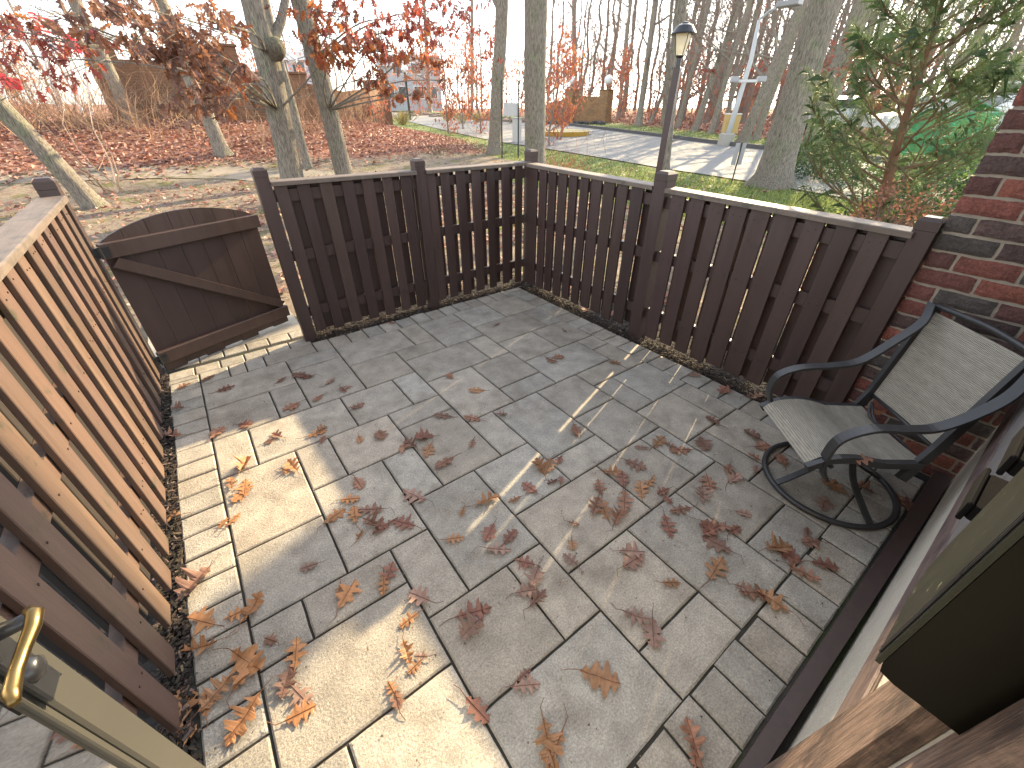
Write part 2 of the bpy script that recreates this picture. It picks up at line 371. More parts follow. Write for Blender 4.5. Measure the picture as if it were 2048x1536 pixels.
M_path = mat('path', (.26, .215, .165), .95, nscale=3, namp=.3, bump=.6, bscale=30, bdist=.01, patch=(.13, .11, .05), patch_scale=1.1, patch_lo=.50, patch_hi=.60)
strip('footpath', chaikin([G(*p) for p in [(-150, 352), (0, 372), (200, 362), (420, 356), (560, 366), (700, 366)]]), chaikin([G(*p) for p in [(-150, 338), (0, 350), (200, 336), (420, 334), (560, 341), (700, 345)]]), M_path, .014, 110, 8)

# ------------------------------------------------------------------ patio
U, X0, Y0 = .18, -.3276, .0931
def gx(i): return X0+i*U
def gy(j): return Y0+j*U
PAV = [(0,3,3,5),(0,1,1,3),(1,1,3,3),(0,0,3,1),(3,0,6,2),(3,2,5,4),(5,2,6,4),(6,1,8,3),(6,0,8,1),(8,0,10,3),(6,3,9,5),(9,3,11,5),(11,3,12,5),(10,1,12,3),
(10,0,12,1),(12,2,13,4),(13,2,15,4),(12,0,14,2),(14,0,15,2),(12,4,14,6),(14,4,15,6),(10,5,12,7),(8,5,10,6),(8,6,10,9),(7,7,8,9),(6,5,8,7),(10,7,12,9),
(12,6,13,8),(13,6,15,8),(12,8,14,9),(11,9,14,11),(14,8,15,10),(14,10,15,11),(13,11,15,13),(11,11,13,13),(11,13,14,15),(14,13,15,15),(13,15,15,17),(11,15,13,17),
(9,16,11,17),(9,14,11,16),(8,15,9,17),(7,14,9,15),(5,15,8,17),(5,13,7,15),(7,12,10,14),(10,12,11,14),(6,11,7,13),(4,11,6,13),(3,16,5,17),(3,13,5,16),
(0,15,3,17),(0,13,2,15),(2,13,3,15),(0,11,1,13),(1,11,4,13),(2,9,3,11),(3,9,5,11),(5,10,7,11),(7,9,9,12),(9,10,11,12),(9,9,11,10),(5,7,7,10),(0,8,2,11),
(2,6,4,9),(4,7,5,9),(4,4,6,7),(0,6,2,8),(0,5,1,6),(1,5,3,6),(3,4,4,6)]
J = .0045
def paver(mb, x0, y0, x1, y1, rs, top=0.0, cell=.045):
    x0 += J; y0 += J; x1 -= J; y1 -= J
    tone = rs.uniform(.86, 1.12); warm = rs.uniform(-.035, .035); col = (tone*(1+warm), tone, tone*(1-warm))
    nx = max(2, int((x1-x0)/cell)); ny = max(2, int((y1-y0)/cell)); e = .006; sx, sy = rs.uniform(0, 50), rs.uniform(0, 50)
    xs = [x0, x0+e]+[x0+e+(x1-x0-2*e)*i/nx for i in range(1, nx)]+[x1-e, x1]; ys = [y0, y0+e]+[y0+e+(y1-y0-2*e)*i/ny for i in range(1, ny)]+[y1-e, y1]
    tl = rs.uniform(-.0012, .0012); vs = []
    for j, y in enumerate(ys):
        for i, x in enumerate(xs):
            ed = (i in (0, len(xs)-1)) or (j in (0, len(ys)-1))
            wob = .0018*mnoise.noise(Vector((x*30, y*30, 9))) if ed else 0
            z = top+tl+.0022*mnoise.noise(Vector((x*9+sx, y*9+sy, 0)))
            if ed: z -= .005
            vs.append((x+wob, y+wob, z))
    n = len(xs); fs = [(j*n+i, j*n+i+1, j*n+n+i+1, j*n+n+i) for j in range(len(ys)-1) for i in range(n-1)]
    ring = [i for i in range(n)]+[j*n+n-1 for j in range(1, len(ys))]+[(len(ys)-1)*n+i for i in range(n-2, -1, -1)]+[j*n for j in range(len(ys)-2, 0, -1)]
    k = len(vs); vs += [(vs[i][0], vs[i][1], top-.05) for i in ring]
    fs += [(ring[(a+1) % len(ring)], ring[a], k+a, k+(a+1) % len(ring)) for a in range(len(ring))]
    mb.add(vs, fs, col)
rs = random.Random(3); mb = MB()
for a in PAV: paver(mb, gx(a[0]), gy(a[1]), gx(a[2]), gy(a[3]), rs)
def border(fix0, fix1, s0, s1, pitch, horiz):
    t = s0
    while t < s1-.02:
        e = min(t+pitch*rs.uniform(.97, 1.03), s1)
        if s1-e < .05: e = s1
        wv = rs.uniform(-.006, .006)
        if horiz: paver(mb, t, fix0, e, fix1+wv, rs, rs.uniform(-.002, .001))
        else: paver(mb, fix0+wv, t, fix1, e, rs, rs.uniform(-.002, .001))
        t = e
border(gx(-1), gx(0), gy(-3), gy(18), .137, False)
border(gx(15), gx(16), gy(0), gy(18), .144, False)
border(gy(-1), gy(0), gx(0), gx(16), .14, True)
border(gy(17), gy(18), gx(5), gx(15), .144, True)
for a, b in ((0, 1), (1, 1.6), (1.6, 2.3), (2.3, 4.3), (4.3, 5)): paver(mb, gx(a), gy(17), gx(b), gy(18), rs)
for j, sh in ((18, 0), (19, .4)):
    x = gx(-1)+sh*.1
    while x < gx(4.3): paver(mb, x, gy(j)+.002, x+.16, gy(j)+(.135 if j == 18 else .14), rs, -.004); x += .16
for i, j0, j1 in ((0, -3, 0), ): border(gy(-2), gy(-1), gx(0), gx(2.6), .14, True)
mb.cur = (1, 1, 1)
pat = mb.build('patio_paving', M_paver); tag(pat, kind='structure')
mb = MB(); nn = 30
mb.box((gx(-1)-.02, gy(-3), -.06), (gx(16)+.005, gy(18), -.0105)); mb.box((gx(-1)-.02, gy(18), -.06), (gx(4.4), gy(19.8), -.0135))
tag(mb.build('joint_sand', M_joint), kind='structure')
mb = MB(); mb.box((-.62, gy(19.8), -.12), (.46, 5.3, -.008)); tag(mb.build('walkway', M_conc), kind='structure')
mb = MB(); mb.box((-1.25, -.6, -.2), (3.5, gy(18)+.35, -.035)); tag(mb.build('soil_bed', M_mulch), kind='structure')

# mulch chips
mb = MB(); rs = random.Random(5)
def chips(x0, y0, x1, y1, n, zmax=.012):
    for _ in range(n):
        x, y = rs.uniform(x0, x1), rs.uniform(y0, y1); a = rs.uniform(0, 6.28); l = rs.uniform(.008, .035); wd = rs.uniform(.003, .010); z = rs.uniform(-.03, zmax)
        t = rs.uniform(.5, 2.2) if rs.random() < .93 else rs.uniform(4, 9); Mx = Matrix.Translation((x, y, z)) @ Matrix.Rotation(a, 4, 'Z') @ Matrix.Rotation(rs.uniform(-.5, .5), 4, 'Y')
        mb.box((-l/2, -wd/2, -.002), (l/2, wd/2, .002), (t, t*rs.uniform(.8, 1), t*rs.uniform(.65, 1)), Mx)
chips(-.60, .2, -.505, 3.45, 5200); chips(.5, gy(18)-.01, 2.75, gy(18)+.13, 3000); chips(gx(16)-.005, .35, gx(16)+.16, 3.35, 3400)
chips(.5, gy(18)+.1, 2.9, gy(18)+.6, 1600, .0); chips(2.75, .5, 3.3, 3.4, 1500, .0); chips(-1.1, .2, -.6, 3.4, 800, 0)
tag(mb.build('mulch', M_mulch), 'dark shredded bark mulch along the foot of the fences', 'mulch', kind='stuff')

# ------------------------------------------------------------------ fences
rs = random.Random(11)
def bend_board(mb, x0, x1, z0, z1, y0, y1, M, col=(1, 1, 1), split=0):
    mb.box((x0, y0, z0), (x1, y1, z1), col, M, bev=.0025)
def post(root, M, x, w_, z1, z0=-.08, m_=M_paint, lab=None):
    b = MB(); h = w_/2
    b.box((x-h, -h, z0), (x+h, h, z1-.055), None, M, bev=.003)
    vs = [(x-h, -h, z1-.055), (x+h, -h, z1-.055), (x+h, h, z1-.055), (x-h, h, z1-.055)]
    e = .016; vs2 = [(x-h, -h, z1-.016), (x+h, -h, z1-.016), (x+h, h, z1-.016), (x-h, h, z1-.016)]
    vs3 = [(x-h+e, -h+e, z1), (x+h-e, -h+e, z1), (x+h-e, h-e, z1), (x-h+e, h-e, z1)]
    allv = [M @ Vector(v) for v in vs+vs2+vs3]
    b.add(allv, [(0, 1, 5, 4), (1, 2, 6, 5), (2, 3, 7, 6), (3, 0, 4, 7), (4, 5, 9, 8), (5, 6, 10, 9), (6, 7, 11, 10), (7, 4, 8, 11), (8, 9, 10, 11)])
    return b.build('post', m_, root)
def frame(A, B, inward):
    """matrix whose x runs A->B and y points away from the patio"""
    A = Vector(A); B = Vector(B); d = (B-A); L = d.length; d.normalize(); n = Vector((d.y, -d.x))
    if n.dot(Vector(inward)) > 0: n = -n
    return Matrix(((d.x, n.x, 0, A.x), (d.y, n.y, 0, A.y), (0, 0, 1, 0), (0, 0, 0, 1))), L
def bay(root, M, x0, x1, pick, back, ztop0, ztop1, zbot, m_, mc, m_out=None, rails=(.67, .23), capw=.09, z_end=None):
    """pick = list of (a,b) inner pickets; back = outer pickets; x measured along the fence"""
    zt = lambda x: ztop0+(ztop1-ztop0)*(x-x0)/(x1-x0)
    p = MB()
    for a, b in pick:
        t = rs.uniform(.78, 1.25); dy = rs.uniform(0, .003); zt_ = zt((a+b)/2)-.03
        p.box((a, -.040-dy, zbot+rs.uniform(-.012, .012)), (b, -.021-dy, zt_), (t, t*rs.uniform(.95, 1.02), t*rs.uniform(.93, 1.03)), M, bev=.0025)
        for zr in rails+(zt_-.045,):
            for q in (.28, .72):
                xx = a+(b-a)*q+rs.uniform(-.006, .006); z_ = zr+rs.uniform(-.012, .012)
                if rs.random() < .8: p.box((xx-.0025, -.0425-dy, z_-.0025), (xx+.0025, -.0395-dy, z_+.0025), (.35, .3, .3), M)
    p.build('slat_panel', m_, root)
    q = MB()
    for a, b in back:
        t = rs.uniform(.9, 1.1); zt_ = zt((a+b)/2)-.03
        q.box((a, .021, zbot+rs.uniform(-.01, .02)), (b, .040, zt_), (t, t, t), M, bev=.0025)
    q.build('outer_slat_panel', m_out or m_, root)
    for zr in rails+(None,):
        r_ = MB(); za, zb = (zr, zr) if zr else (zt(x0)-.095, zt(x1)-.095)
        hh = .038
        vs = []
        for xx, zz in ((x0, za), (x1, zb)):
            for yy, dz in ((-.019, -hh), (-.019, hh), (.019, hh), (.019, -hh)): vs.append(M @ Vector((xx, yy, zz+dz)))
        r_.add(vs, [(0, 1, 2, 3), (7, 6, 5, 4), (0, 4, 5, 1), (1, 5, 6, 2), (2, 6, 7, 3), (3, 7, 4, 0)]); r_.build('rail', m_, root)
    c_ = MB(); vs = []
    for xx, zz in ((x0, zt(x0)), (x1, zt(x1))):
        for yy, dz in ((-.062, -.028), (-.062, -.004), (-.056, 0), (.056, 0), (.062, -.004), (.062, -.028)): vs.append(M @ Vector((xx, yy, zz+dz)))
    c_.add(vs, [tuple(range(5, -1, -1)), tuple(range(6, 12))]+[(i, (i+1) % 6, 6+(i+1) % 6, 6+i) for i in range(6)]); c_.build('cap_rail', mc, root)

# back fence, x read straight from the photograph
fb = thing('garden_fence', 'dark brown board fence on the far side, between the gate and the corner', 'fence', (0, 0, 0))
M, L = frame((.42, 3.425), (2.75, 3.385), (0, -1))
o_ = .42
pl = [(.545, .600), (.661, .745), (.811, .897), (.965, 1.05), (1.116, 1.20), (1.269, 1.347), (1.417, 1.503)]
pl[0] = (.518, .600)
pr_ = [(1.637, 1.716), (1.764, 1.845), (1.909, 1.994), (2.06, 2.149), (2.218, 2.297), (2.375, 2.457), (2.53, 2.608)]
def off(L_): return [(a-o_, b-o_) for a, b in L_]
def between(L_, grow, shift=0, end=None):
    return [(L_[i][1]-grow+shift, L_[i+1][0]+grow+shift) for i in range(len(L_)-1)]
bay(fb, M, .505-o_, 1.55-o_, off(pl), off(between(pl, .017, -.002)+[(1.49, 1.54)]), 1.172, 1.168, .05, M_paint, M_capx)
bay(fb, M, 1.635-o_, 2.69-o_, off(pr_), off(between(pr_, .006, .002)), 1.168, 1.168, .055, M_paint, M_capx)
for xx, z1 in ((.462, 1.255), (1.592, 1.247)): post(fb, M, xx-o_, .088, z1)
post(fb, M, 2.735-o_, .092, 1.262)
# right fence: y from the photograph
fr = thing('garden_fence', 'dark brown board fence running from the far corner to the brick wall', 'fence', (0, 0, 0))
A_, B_ = (2.675, 3.345), (2.665, .38)
M, L = frame(A_, B_, (-1, 0))
YT = 3.345
rl = [(3.325, 3.172), (3.14, 3.044), (3.014, 2.919), (2.881, 2.782), (2.746, 2.659), (2.618, 2.528), (2.488, 2.387), (2.364, 2.255), (2.224, 2.128), (2.094, 1.989)]
rr = [(1.751, 1.648), (1.609, 1.509), (1.471, 1.371), (1.338, 1.23), (1.211, 1.099), (1.077, .96), (.915, .82), (.767, .675), (.631, .54)]
def offy(L_): return [(YT-a, YT-b) for a, b in L_]
rlo, rro = offy(rl), offy(rr)
def leak(L_, idx): return [(a+(.021 if i in idx else 0), b) for i, (a, b) in enumerate(L_)]
bay(fr, M, .045, YT-1.905, rlo, leak(between(rlo, .034), (4, 6, 8))+[(rlo[-1][1]-.03, rlo[-1][1]+.052)], 1.16, 1.135, .05, M_paint, M_cap)
bay(fr, M, YT-1.80, YT-.46, rro, leak(between(rro, .033), (0, 2, 4, 6))+[(YT-.56, YT-.47)], 1.13, 1.105, .05, M_paint, M_cap)
for y_, z1, w_ in ((1.853, 1.225, .105), (.43, 1.17, .088)): post(fr, M, YT-y_, w_, z1)
# left fence
fl = thing('garden_fence', 'sunlit brown board fence along the left side of the patio with worn paint', 'fence', (0, 0, 0))
M, L = frame((-.575, 3.50), (-.575, -.05), (1, 0))
ll = []; y_ = 3.40; k = 0; rs2 = random.Random(2)
edges = [3.44, 3.257, 3.065, 2.867, 2.693, 2.502, 2.321, 2.149, 1.982]
while edges[-1] > .1: edges.append(edges[-1]-.178)
for e in edges: ll.append((3.50-e+.055, 3.50-e+.15))
ll = [(a, b) for a, b in ll if b < 3.40]
bay(fl, M, .05, 3.5, ll, [(b-.012, a2+.012) for (a, b), (a2, b2) in zip(ll, ll[1:])], 1.178, 1.178, .05, M_paintw, M_cap, m_out=mat('gap_shade_wood', (.020, .014, .012), .8, nscale=5, namp=.3, bump=.3, bscale=9, stretch=(6, 6, .5)), rails=(.72, .27))  # outer slats near black: shade between the pickets put into the colour
post(fl, M, 0, .09, 1.265, m_=M_paint)
# gate
ga = thing('garden_gate', 'arched brown wooden gate with a diagonal brace, standing ajar', 'gate', (0, 0, 0))
M, L = frame((-.505, 3.50), (.39, 3.865), (0, -1)); GL = L
b = MB(); nb = 7
for i in range(nb):
    a0, a1 = GL*i/nb+.0015, GL*(i+1)/nb-.0015; xs = [a0, (a0+a1)/2, a1]; t = rs.uniform(.9, 1.08)
    arch = lambda x: .90+.115*math.sin(math.pi*min(1, max(0, x/GL)))**.75
    z0 = -.0+.012*(i % 2)+(0 if i < 5 else .012)
    vs = []
    for yy in (-.008, .010):
        vs += [M @ Vector((xs[0], yy, z0)), M @ Vector((xs[2], yy, z0)), M @ Vector((xs[2], yy, arch(xs[2]))), M @ Vector((xs[1], yy, arch(xs[1]))), M @ Vector((xs[0], yy, arch(xs[0])))]
    b.add(vs, [(0, 1, 2, 3, 4), (9, 8, 7, 6, 5)]+[(j, 5+j, 5+(j+1) % 5, (j+1) % 5) for j in range(5)], (t, t, t))
b.build('board_panel', M_paint, ga)
for nm, z0, z1 in (('top_rail', .815, .905), ('bottom_rail', .075, .165)):
    b = MB(); b.box((-.012, -.048, z0), (GL+.012, -.009, z1), None, M, bev=.003); b.build(nm, M_paint, ga)
b = MB(); p0, p1 = Vector((.03, .80)), Vector((GL-.02, .17)); d = (p1-p0).normalized(); n = Vector((-d.y, d.x))*.042
vs = []
for yy in (-.046, -.0095):
    for q in (p0-n, p1-n, p1+n, p0+n): vs.append(M @ Vector((q.x, yy, min(.8145, max(.1655, q.y)))))
b.add(vs, [(3, 2, 1, 0), (4, 5, 6, 7), (0, 1, 5, 4), (1, 2, 6, 5), (2, 3, 7, 6), (3, 0, 4, 7)]); b.build('brace', M_paint, ga)
for zz in (.12, .86):
    b = MB(); b.box((-.05, -.055, zz-.03), (.03, -.0485, zz+.03), None, M); b.tube([M @ Vector((-.02, -.06, zz-.035)), M @ Vector((-.02, -.06, zz+.035))], .008, 8); b.build('hinge', M_black, ga)

# ------------------------------------------------------------------ house: brick wall, stucco wall, trim, storm door
ho = thing('house', 'house corner of brick and cream stucco with brown timber beside the chair', 'house', (0, 0, 0))
BX, BY1, WY, HT = 2.655, .385, -.162, 2.75
mb = MB(); mo = MB(); rs = random.Random(21); CH = .0765; zb = -.028
cols = [(.27, .095, .070), (.24, .085, .062), (.15, .068, .055), (.11, .070, .060), (.125, .080, .068), (.30, .105, .070), (.19, .075, .058), (.105, .088, .075)]
def brickbox(x0, x1, y0, y1, z0, z1):
    c = rs.choice(cols); t = rs.uniform(.85, 1.15); c = tuple(v*t for v in c)
    # irregular faced brick
    e = .004; vs = []; jit = lambda k=.0022: rs.uniform(-k, k)
    ny = 7; nz = 4
    for j in range(nz+1):
        for i in range(ny+1):
            y = y0+(y1-y0)*i/ny; z = z0+(z1-z0)*j/nz; ed = i in (0, ny) or j in (0, nz)
            vs.append((x0+(e+abs(jit(.003)) if ed else jit(.0015)), y+(jit() if i in (0, ny) else 0), z+(jit() if j in (0, nz) else 0)))
    n = ny+1; fs = [(j*n+i, j*n+n+i, j*n+n+i+1, j*n+i+1) for j in range(nz) for i in range(ny)]
    ring = [i for i in range(n)]+[j*n+n-1 for j in range(1, nz+1)]+[nz*n+i for i in range(n-2, -1, -1)]+[j*n for j in range(nz-1, 0, -1)]
    k = len(vs); vs += [(x1, vs[i][1], vs[i][2]) for i in ring]
    fs += [(ring[(a+1) % len(ring)], k+(a+1) % len(ring), k+a, ring[a]) for a in range(len(ring))]
    fs.append(tuple(range(k, k+len(ring))))
    mb.add(vs, fs, c)
rows = int(HT/CH)+1
for r_ in range(rows):
    z0 = zb+r_*CH; z1 = z0+CH-.0115; y = BY1 - rs.uniform(0, .004)
    lens = [.092 if r_ % 2 else .197]+[.197]*4
    for ln in lens:
        y0 = max(WY+.0, y-ln)
        if y-y0 > .02: brickbox(BX, BX+.09, y0, y, z0, z1)
        y = y0-.0115
        if y < WY+.02: break
    # the end of the wall, seen from the garden
    x = BX+.092
    for ln in ((.197, .092) if r_ % 2 == 0 else (.092, .197)):
        c = rs.choice(cols); mb.box((x+.01, BY1-.09, z0), (x+.01+ln, BY1-.002, z1), c, bev=.003); x += ln+.0115
mb.build('brick_wall', M_brick, ho)
mo.box((BX+.009, WY, -.1), (BX+.30, BY1-.009, HT)); mo.build('mortar_joints', M_mortar, ho)
b = MB(); b.box((.42, WY-.2, -.1), (BX-.001, WY, HT)); b.build('stucco_wall', M_stucco, ho)
b = MB(); b.add([(.36, -.133, -.05), (BX-.03, -.157, -.05), (BX-.03, -.092, -.05), (.36, -.092, -.05), (.36, -.133, .038), (BX-.03, -.157, .038), (BX-.03, -.092, .036), (.36, -.092, .036)], [(3, 2, 1, 0), (4, 5, 6, 7), (0, 1, 5, 4), (1, 2, 6, 5), (2, 3, 7, 6), (3, 0, 4, 7)]); b.build('baseboard', M_paint, ho)
b = MB(); b.box((.60, WY+.001, .445), (BX-.02, WY+.012, .60), None, None, bev=.003); b.build('cross_board', M_timberx, ho)
b = MB()
for x0, x1 in ((1.02, 1.55), (1.553, 2.1), (2.103, BX-.02)): b.box((x0, WY+.001, .603), (x1, WY+.009, HT), None, None, bev=.002)
b.build('wall_panel', M_greyboard, ho)
b = MB(); pr2 = [(.47, .0), (.785, .0), (.745, .24), (.653, .82), (.60, 1.15), (.50, 1.15), (.498, .73)]; n = len(pr2)
b.add([(x, WY+.001, z) for x, z in pr2]+[(x, WY+.027, z) for x, z in pr2], [tuple(range(n)), tuple(range(2*n-1, n-1, -1))]+[(i, n+i, n+(i+1) % n, (i+1) % n) for i in range(n)]); b.build('trim_board', M_timber, ho)
b = MB(); b.box((.40, WY-.15, -.02), (.463, WY+.010, HT-.3), None, None, bev=.003); b.build('door_frame', M_timber, ho)
b = MB(); b.box((-.70, WY-.2, -.1), (-.50, WY, HT)); b.build('left_wall', M_stucco, ho)
b = MB(); b.box((-.499, WY-.2, -.1), (.419, WY-.02, -.012)); b.build('threshold', M_conc, ho)
b = MB(); b.box((-.70, WY-.2, 2.2), (.419, WY-.001, HT)); b.build('lintel', M_stucco, ho)
# storm door, swung open
A_, F_ = Vector((-.452, -.12)), Vector((-.3777, .6113))
dvec = (F_-A_).normalized(); nrm = Vector((dvec.y, -dvec.x))           # towards the camera
Md = Matrix(((dvec.x, nrm.x, 0, A_.x), (dvec.y, nrm.y, 0, A_.y), (0, 0, 1, 0), (0, 0, 0, 1))); DL = (F_-A_).length
sd_ = bpy.data.objects.new('storm_door', None); C.objects.link(sd_); sd_.parent = ho; sd_.location = (0, 0, 0); sd_.empty_display_size = .1
b = MB(); W_ = .060
for a, c in (((0, -.018, .02), (W_, .014, 2.02)), ((DL-W_, -.018, .02), (DL, .014, 2.02)), ((W_, -.018, 1.92), (DL-W_, .014, 2.02)), ((W_, -.018, .02), (DL-W_, .014, .20))): b.box(a, c, None, Md, bev=.004)
for a, c in (((W_, -.010, .20), (W_+.012, .009, 1.92)), ((DL-W_-.012, -.010, .20), (DL-W_, .009, 1.92))): b.box(a, c, None, Md, bev=.002)
b.build('door_frame', M_door, sd_)
b = MB(); b.box((W_+.012, -.003, .20), (DL-W_-.012, .002, 1.92), None, Md); b.build('glass_pane', M_glass, sd_)
b = MB(); cx = DL-.045
b.box((cx-.020, .0145, .91), (cx+.020, .020, 1.075), None, Md, bev=.003); b.build('handle_plate', M_black, sd_)
b = MB(); b.lathe([(0, -.001), (.008, -.0015), (.0135, -.004), (.015, -.008), (.017, -.011), (.017, -.016)], 20, None, Md @ Matrix.Translation((cx, .032, .965)) @ Matrix.Rotation(-math.pi/2, 4, 'X')); b.build('lock_button', M_black, sd_, True)
b = MB(); b.tube([Md @ Vector(v) for v in ((cx+.004, .02, 1.045), (cx+.004, .045, 1.047), (cx+.004, .060, 1.05))], [.011, .009, .009], 12); b.build('handle_stem', M_black, sd_, True)
b = MB(); pts = [(cx+.012, .056, 1.055), (cx+.004, .064, 1.054), (cx-.012, .064, 1.050), (cx-.035, .058, 1.043), (cx-.06, .056, 1.040), (cx-.085, .059, 1.040), (cx-.10, .066, 1.041)]
b.tube([Md @ Vector(v) for v in pts], [.006, .0085, .008, .007, .007, .008, .005], 12); b.build('lever', M_brass, sd_, True)

# mailbox on the wall
mx = thing('wall_mailbox', 'black metal mailbox with a dusty front hung on the wall beside the door', 'mailbox', (.540, WY, 1.045))
M_mbox = mat('dusty_black_enamel', (.0025, .0025, .002), .28, attr=False, nscale=9, namp=.3, bump=.05, bscale=80, bdist=.001, spec=.10)
M_mfront = mat('dusty_front', (.020, .021, .015), .45, spec=.2, attr=False, nscale=12, namp=.35, bump=.3, bscale=90, bdist=.0015, patch=(.20, .20, .14), patch_scale=34, patch_lo=.60, patch_hi=.72, stretch=(1, 1, .4))
b = MB(); x0, x1, yd = -.090, .098, .081
prof = [(0, 0), (0.064, .0), (.078, .004), (yd, .016), (yd, .355), (.075, .385), (.05, .405), (0, .412)]
vs = [(x0, y, z) for y, z in prof]+[(x1, y, z) for y, z in prof]; n = len(prof)
b.add([(v[0], v[1]+.001, v[2]) for v in vs], [tuple(range(n-1, -1, -1)), tuple(range(n, 2*n))]+[(i, (i+1) % n, n+(i+1) % n, n+i) for i in range(n)]); b.build('box_body', M_mbox, mx)
b = MB(); xs0, xs1 = x0+.001, x1-.001
fr_ = [(xs0, .012), (x1-.045, .006), (x1-.018, .022), (xs1, .06), (xs1, .35), (xs0, .35)]
vs = [(x, yd+.0015, z) for x, z in fr_]+[(x, yd+.0065, z) for x, z in fr_]; n = 6
b.add(vs, [tuple(range(n)), tuple(range(2*n-1, n-1, -1))]+[(i, n+i, n+(i+1) % n, (i+1) % n) for i in range(n)])
b.build('front_flap', M_mfront, mx)
b = MB()
for q in (.010, .016): b.tube([(x0+q, yd+.0075, .02), (x0+q, yd+.0075, .345)], .0014, 6)
b.build('rim', M_black, mx)
b = MB(); b.tube([(x1+.004, .03, .20), (x1+.004, .045, .20), (x1+.004, .05, .19), (x1+.004, .05, .17)], .0022, 6); b.build('latch', M_white, mx)
# hose bracket
M_matte = mat('matte_black', (.008, .008, .009), .95, attr=False, nscale=20, namp=.2, bump=.1, bscale=200, bdist=.001, spec=.03)
hb = thing('wall_bracket', 'small black metal bracket with two square blocks behind the mailbox', 'bracket', (.935, WY+.012, 1.0))
b = MB(); b.box((-.045, .0, .0), (.045, .008, .155), None, None, bev=.002); b.build('back_plate', M_matte, hb)
for z_ in (.0, .105):
    b = MB(); b.box((-.062, .0085, z_), (.062, .058, z_+.030), None, None, bev=.003); b.box((-.068, .0585, z_-.004), (.068, .066, z_+.036), None, None, bev=.002); b.build('block', M_matte, hb)

# ------------------------------------------------------------------ chair
ch = thing('patio_chair', 'swivel patio chair with grey mesh seat and dark metal frame', 'chair', (0, 0, 0))
def grid_sheet(name, P, nu, nv, mat_, parent, sag):
    """P = 4 rails sampled: function(u,v)->Vector"""
    me = bpy.data.meshes.new(name); vs = []; fs = []; uvs = []
    for k in range(2):
        for j in range(nv+1):
            for i in range(nu+1):
                u, v = i/nu, j/nv; p = P(u, v); vs.append((p.x, p.y, p.z-k*.003))
    n = nu+1; T = n*(nv+1)
    for j in range(nv):
        for i in range(nu):
            a = j*n+i; fs.append((a, a+1, a+n+1, a+n)); fs.append((T+a+n, T+a+n+1, T+a+1, T+a))
    me.from_pydata(vs, [], fs); uvl = me.uv_layers.new(name='UVMap')
    for l in me.loops:
        vi = l.vertex_index % T; uvl.data[l.index].uv = ((vi % n)/nu, (vi//n)/nv)
    me.polygons.foreach_set('use_smooth', [True]*len(me.polygons)); me.materials.append(mat_)
    o = bpy.data.objects.new(name, me); C.objects.link(o); o.parent = parent; return o
sFL, sFR, sBR, sBL = Vector((1.960, .562, .372)), Vector((1.712, .262, .372)), Vector((2.087, -.017, .385)), Vector((2.32, .267, .385))
def seatP(u, v):
    a = sFR.lerp(sFL, u); b_ = sBR.lerp(sBL, u); p = a.lerp(b_, v)
    p = p+Vector((0, 0, .030*math.sin(math.pi*min(1, v*1.6))*(1 if v < .62 else 1)-.018*v-.012*math.sin(math.pi*u)*v)); 
    if v < .12: p.z -= (.12-v)**2*1.8
    return p
grid_sheet('seat', seatP, 16, 24, M_sling, ch, 0)
bBL, bBR, bTL, bTR = Vector((2.365, .258, .43)), Vector((2.125, -.025, .43)), Vector((2.535, .238, .815)), Vector((2.262, -.085, .815))
def backP(u, v):
    p = bBR.lerp(bBL, u).lerp(bTR.lerp(bTL, u), v); n = Vector((-.77, .64, .3)); return p-n*(.012*math.sin(math.pi*u))
grid_sheet('backrest', backP, 16, 24, M_sling, ch, 0)
def cr(P, n=6):
    """smooth curve through points"""
    P = [Vector(p) for p in P]; P = [P[0]*2-P[1]]+P+[P[-1]*2-P[-2]]; out = []
    for i in range(1, len(P)-2):
        for k in range(n):
            t = k/n; a, b_, c, d = P[i-1:i+3]
            out.append(.5*((2*b_)+(c-a)*t+(2*a-5*b_+4*c-d)*t*t+(3*b_-a-3*c+d)*t**3))
    return out+[P[-2]]
wid = (sFL-sFR).normalized()
for P_, s_ in (([(2.03, .543, .30), (2.010, .560, .37), (1.990, .575, .44), (2.003, .565, .515), (2.066, .513, .558), (2.168, .43, .572), (2.263, .352, .602), (2.345, .289, .705), (2.43, .248, .79), (2.52, .262, .85)], 1),
               ([(1.79, .188, .27), (1.762, .212, .33), (1.75, .22, .40), (1.766, .209, .49), (1.838, .148, .545), (1.93, .075, .546), (2.01, .005, .560), (2.075, -.055, .625), (2.14, -.105, .72), (2.235, -.118, .83)], -1)):
    b = MB(); b.tube(cr(P_), 0, flat=(.042, .012), up=None); 
    b = MB(); pts = cr(P_); vs = []
    for i, p in enumerate(pts):
        t = (pts[min(i+1, len(pts)-1)]-pts[max(i-1, 0)]).normalized(); nn_ = t.cross(wid).normalized()
        for a_, c_ in ((-1, -1), (1, -1), (1, 1), (-1, 1)): vs.append(p+wid*(a_*.021)+nn_*(c_*.006))
    n = 4; fs = [(i*n+j, i*n+(j+1) % n, i*n+n+(j+1) % n, i*n+n+j) for i in range(len(pts)-1) for j in range(4)]+[(3, 2, 1, 0), tuple((len(pts)-1)*4+q for q in range(4))]
    b.add(vs, fs); b.build('armrest', M_chair, ch)
for p0, p1, p2 in ((bBL, bTL, 1), (bBR, bTR, -1)):
    b = MB(); q = wid*(.014*p2); lo = p0+Vector((-.075, .035, -.16))+q
    b.tube([lo, p0+q, p1+q+Vector((.006, -.004, .02))], 0, flat=(.022, .045), up=(-.77, .64, .3)); b.build('back_upright', M_chair, ch)
b = MB(); a, c = bTL+wid*.028+Vector((0, 0, .022)), bTR-wid*.028+Vector((0, 0, .022)); mid = (a+c)/2+Vector((.02, -.016, .006))
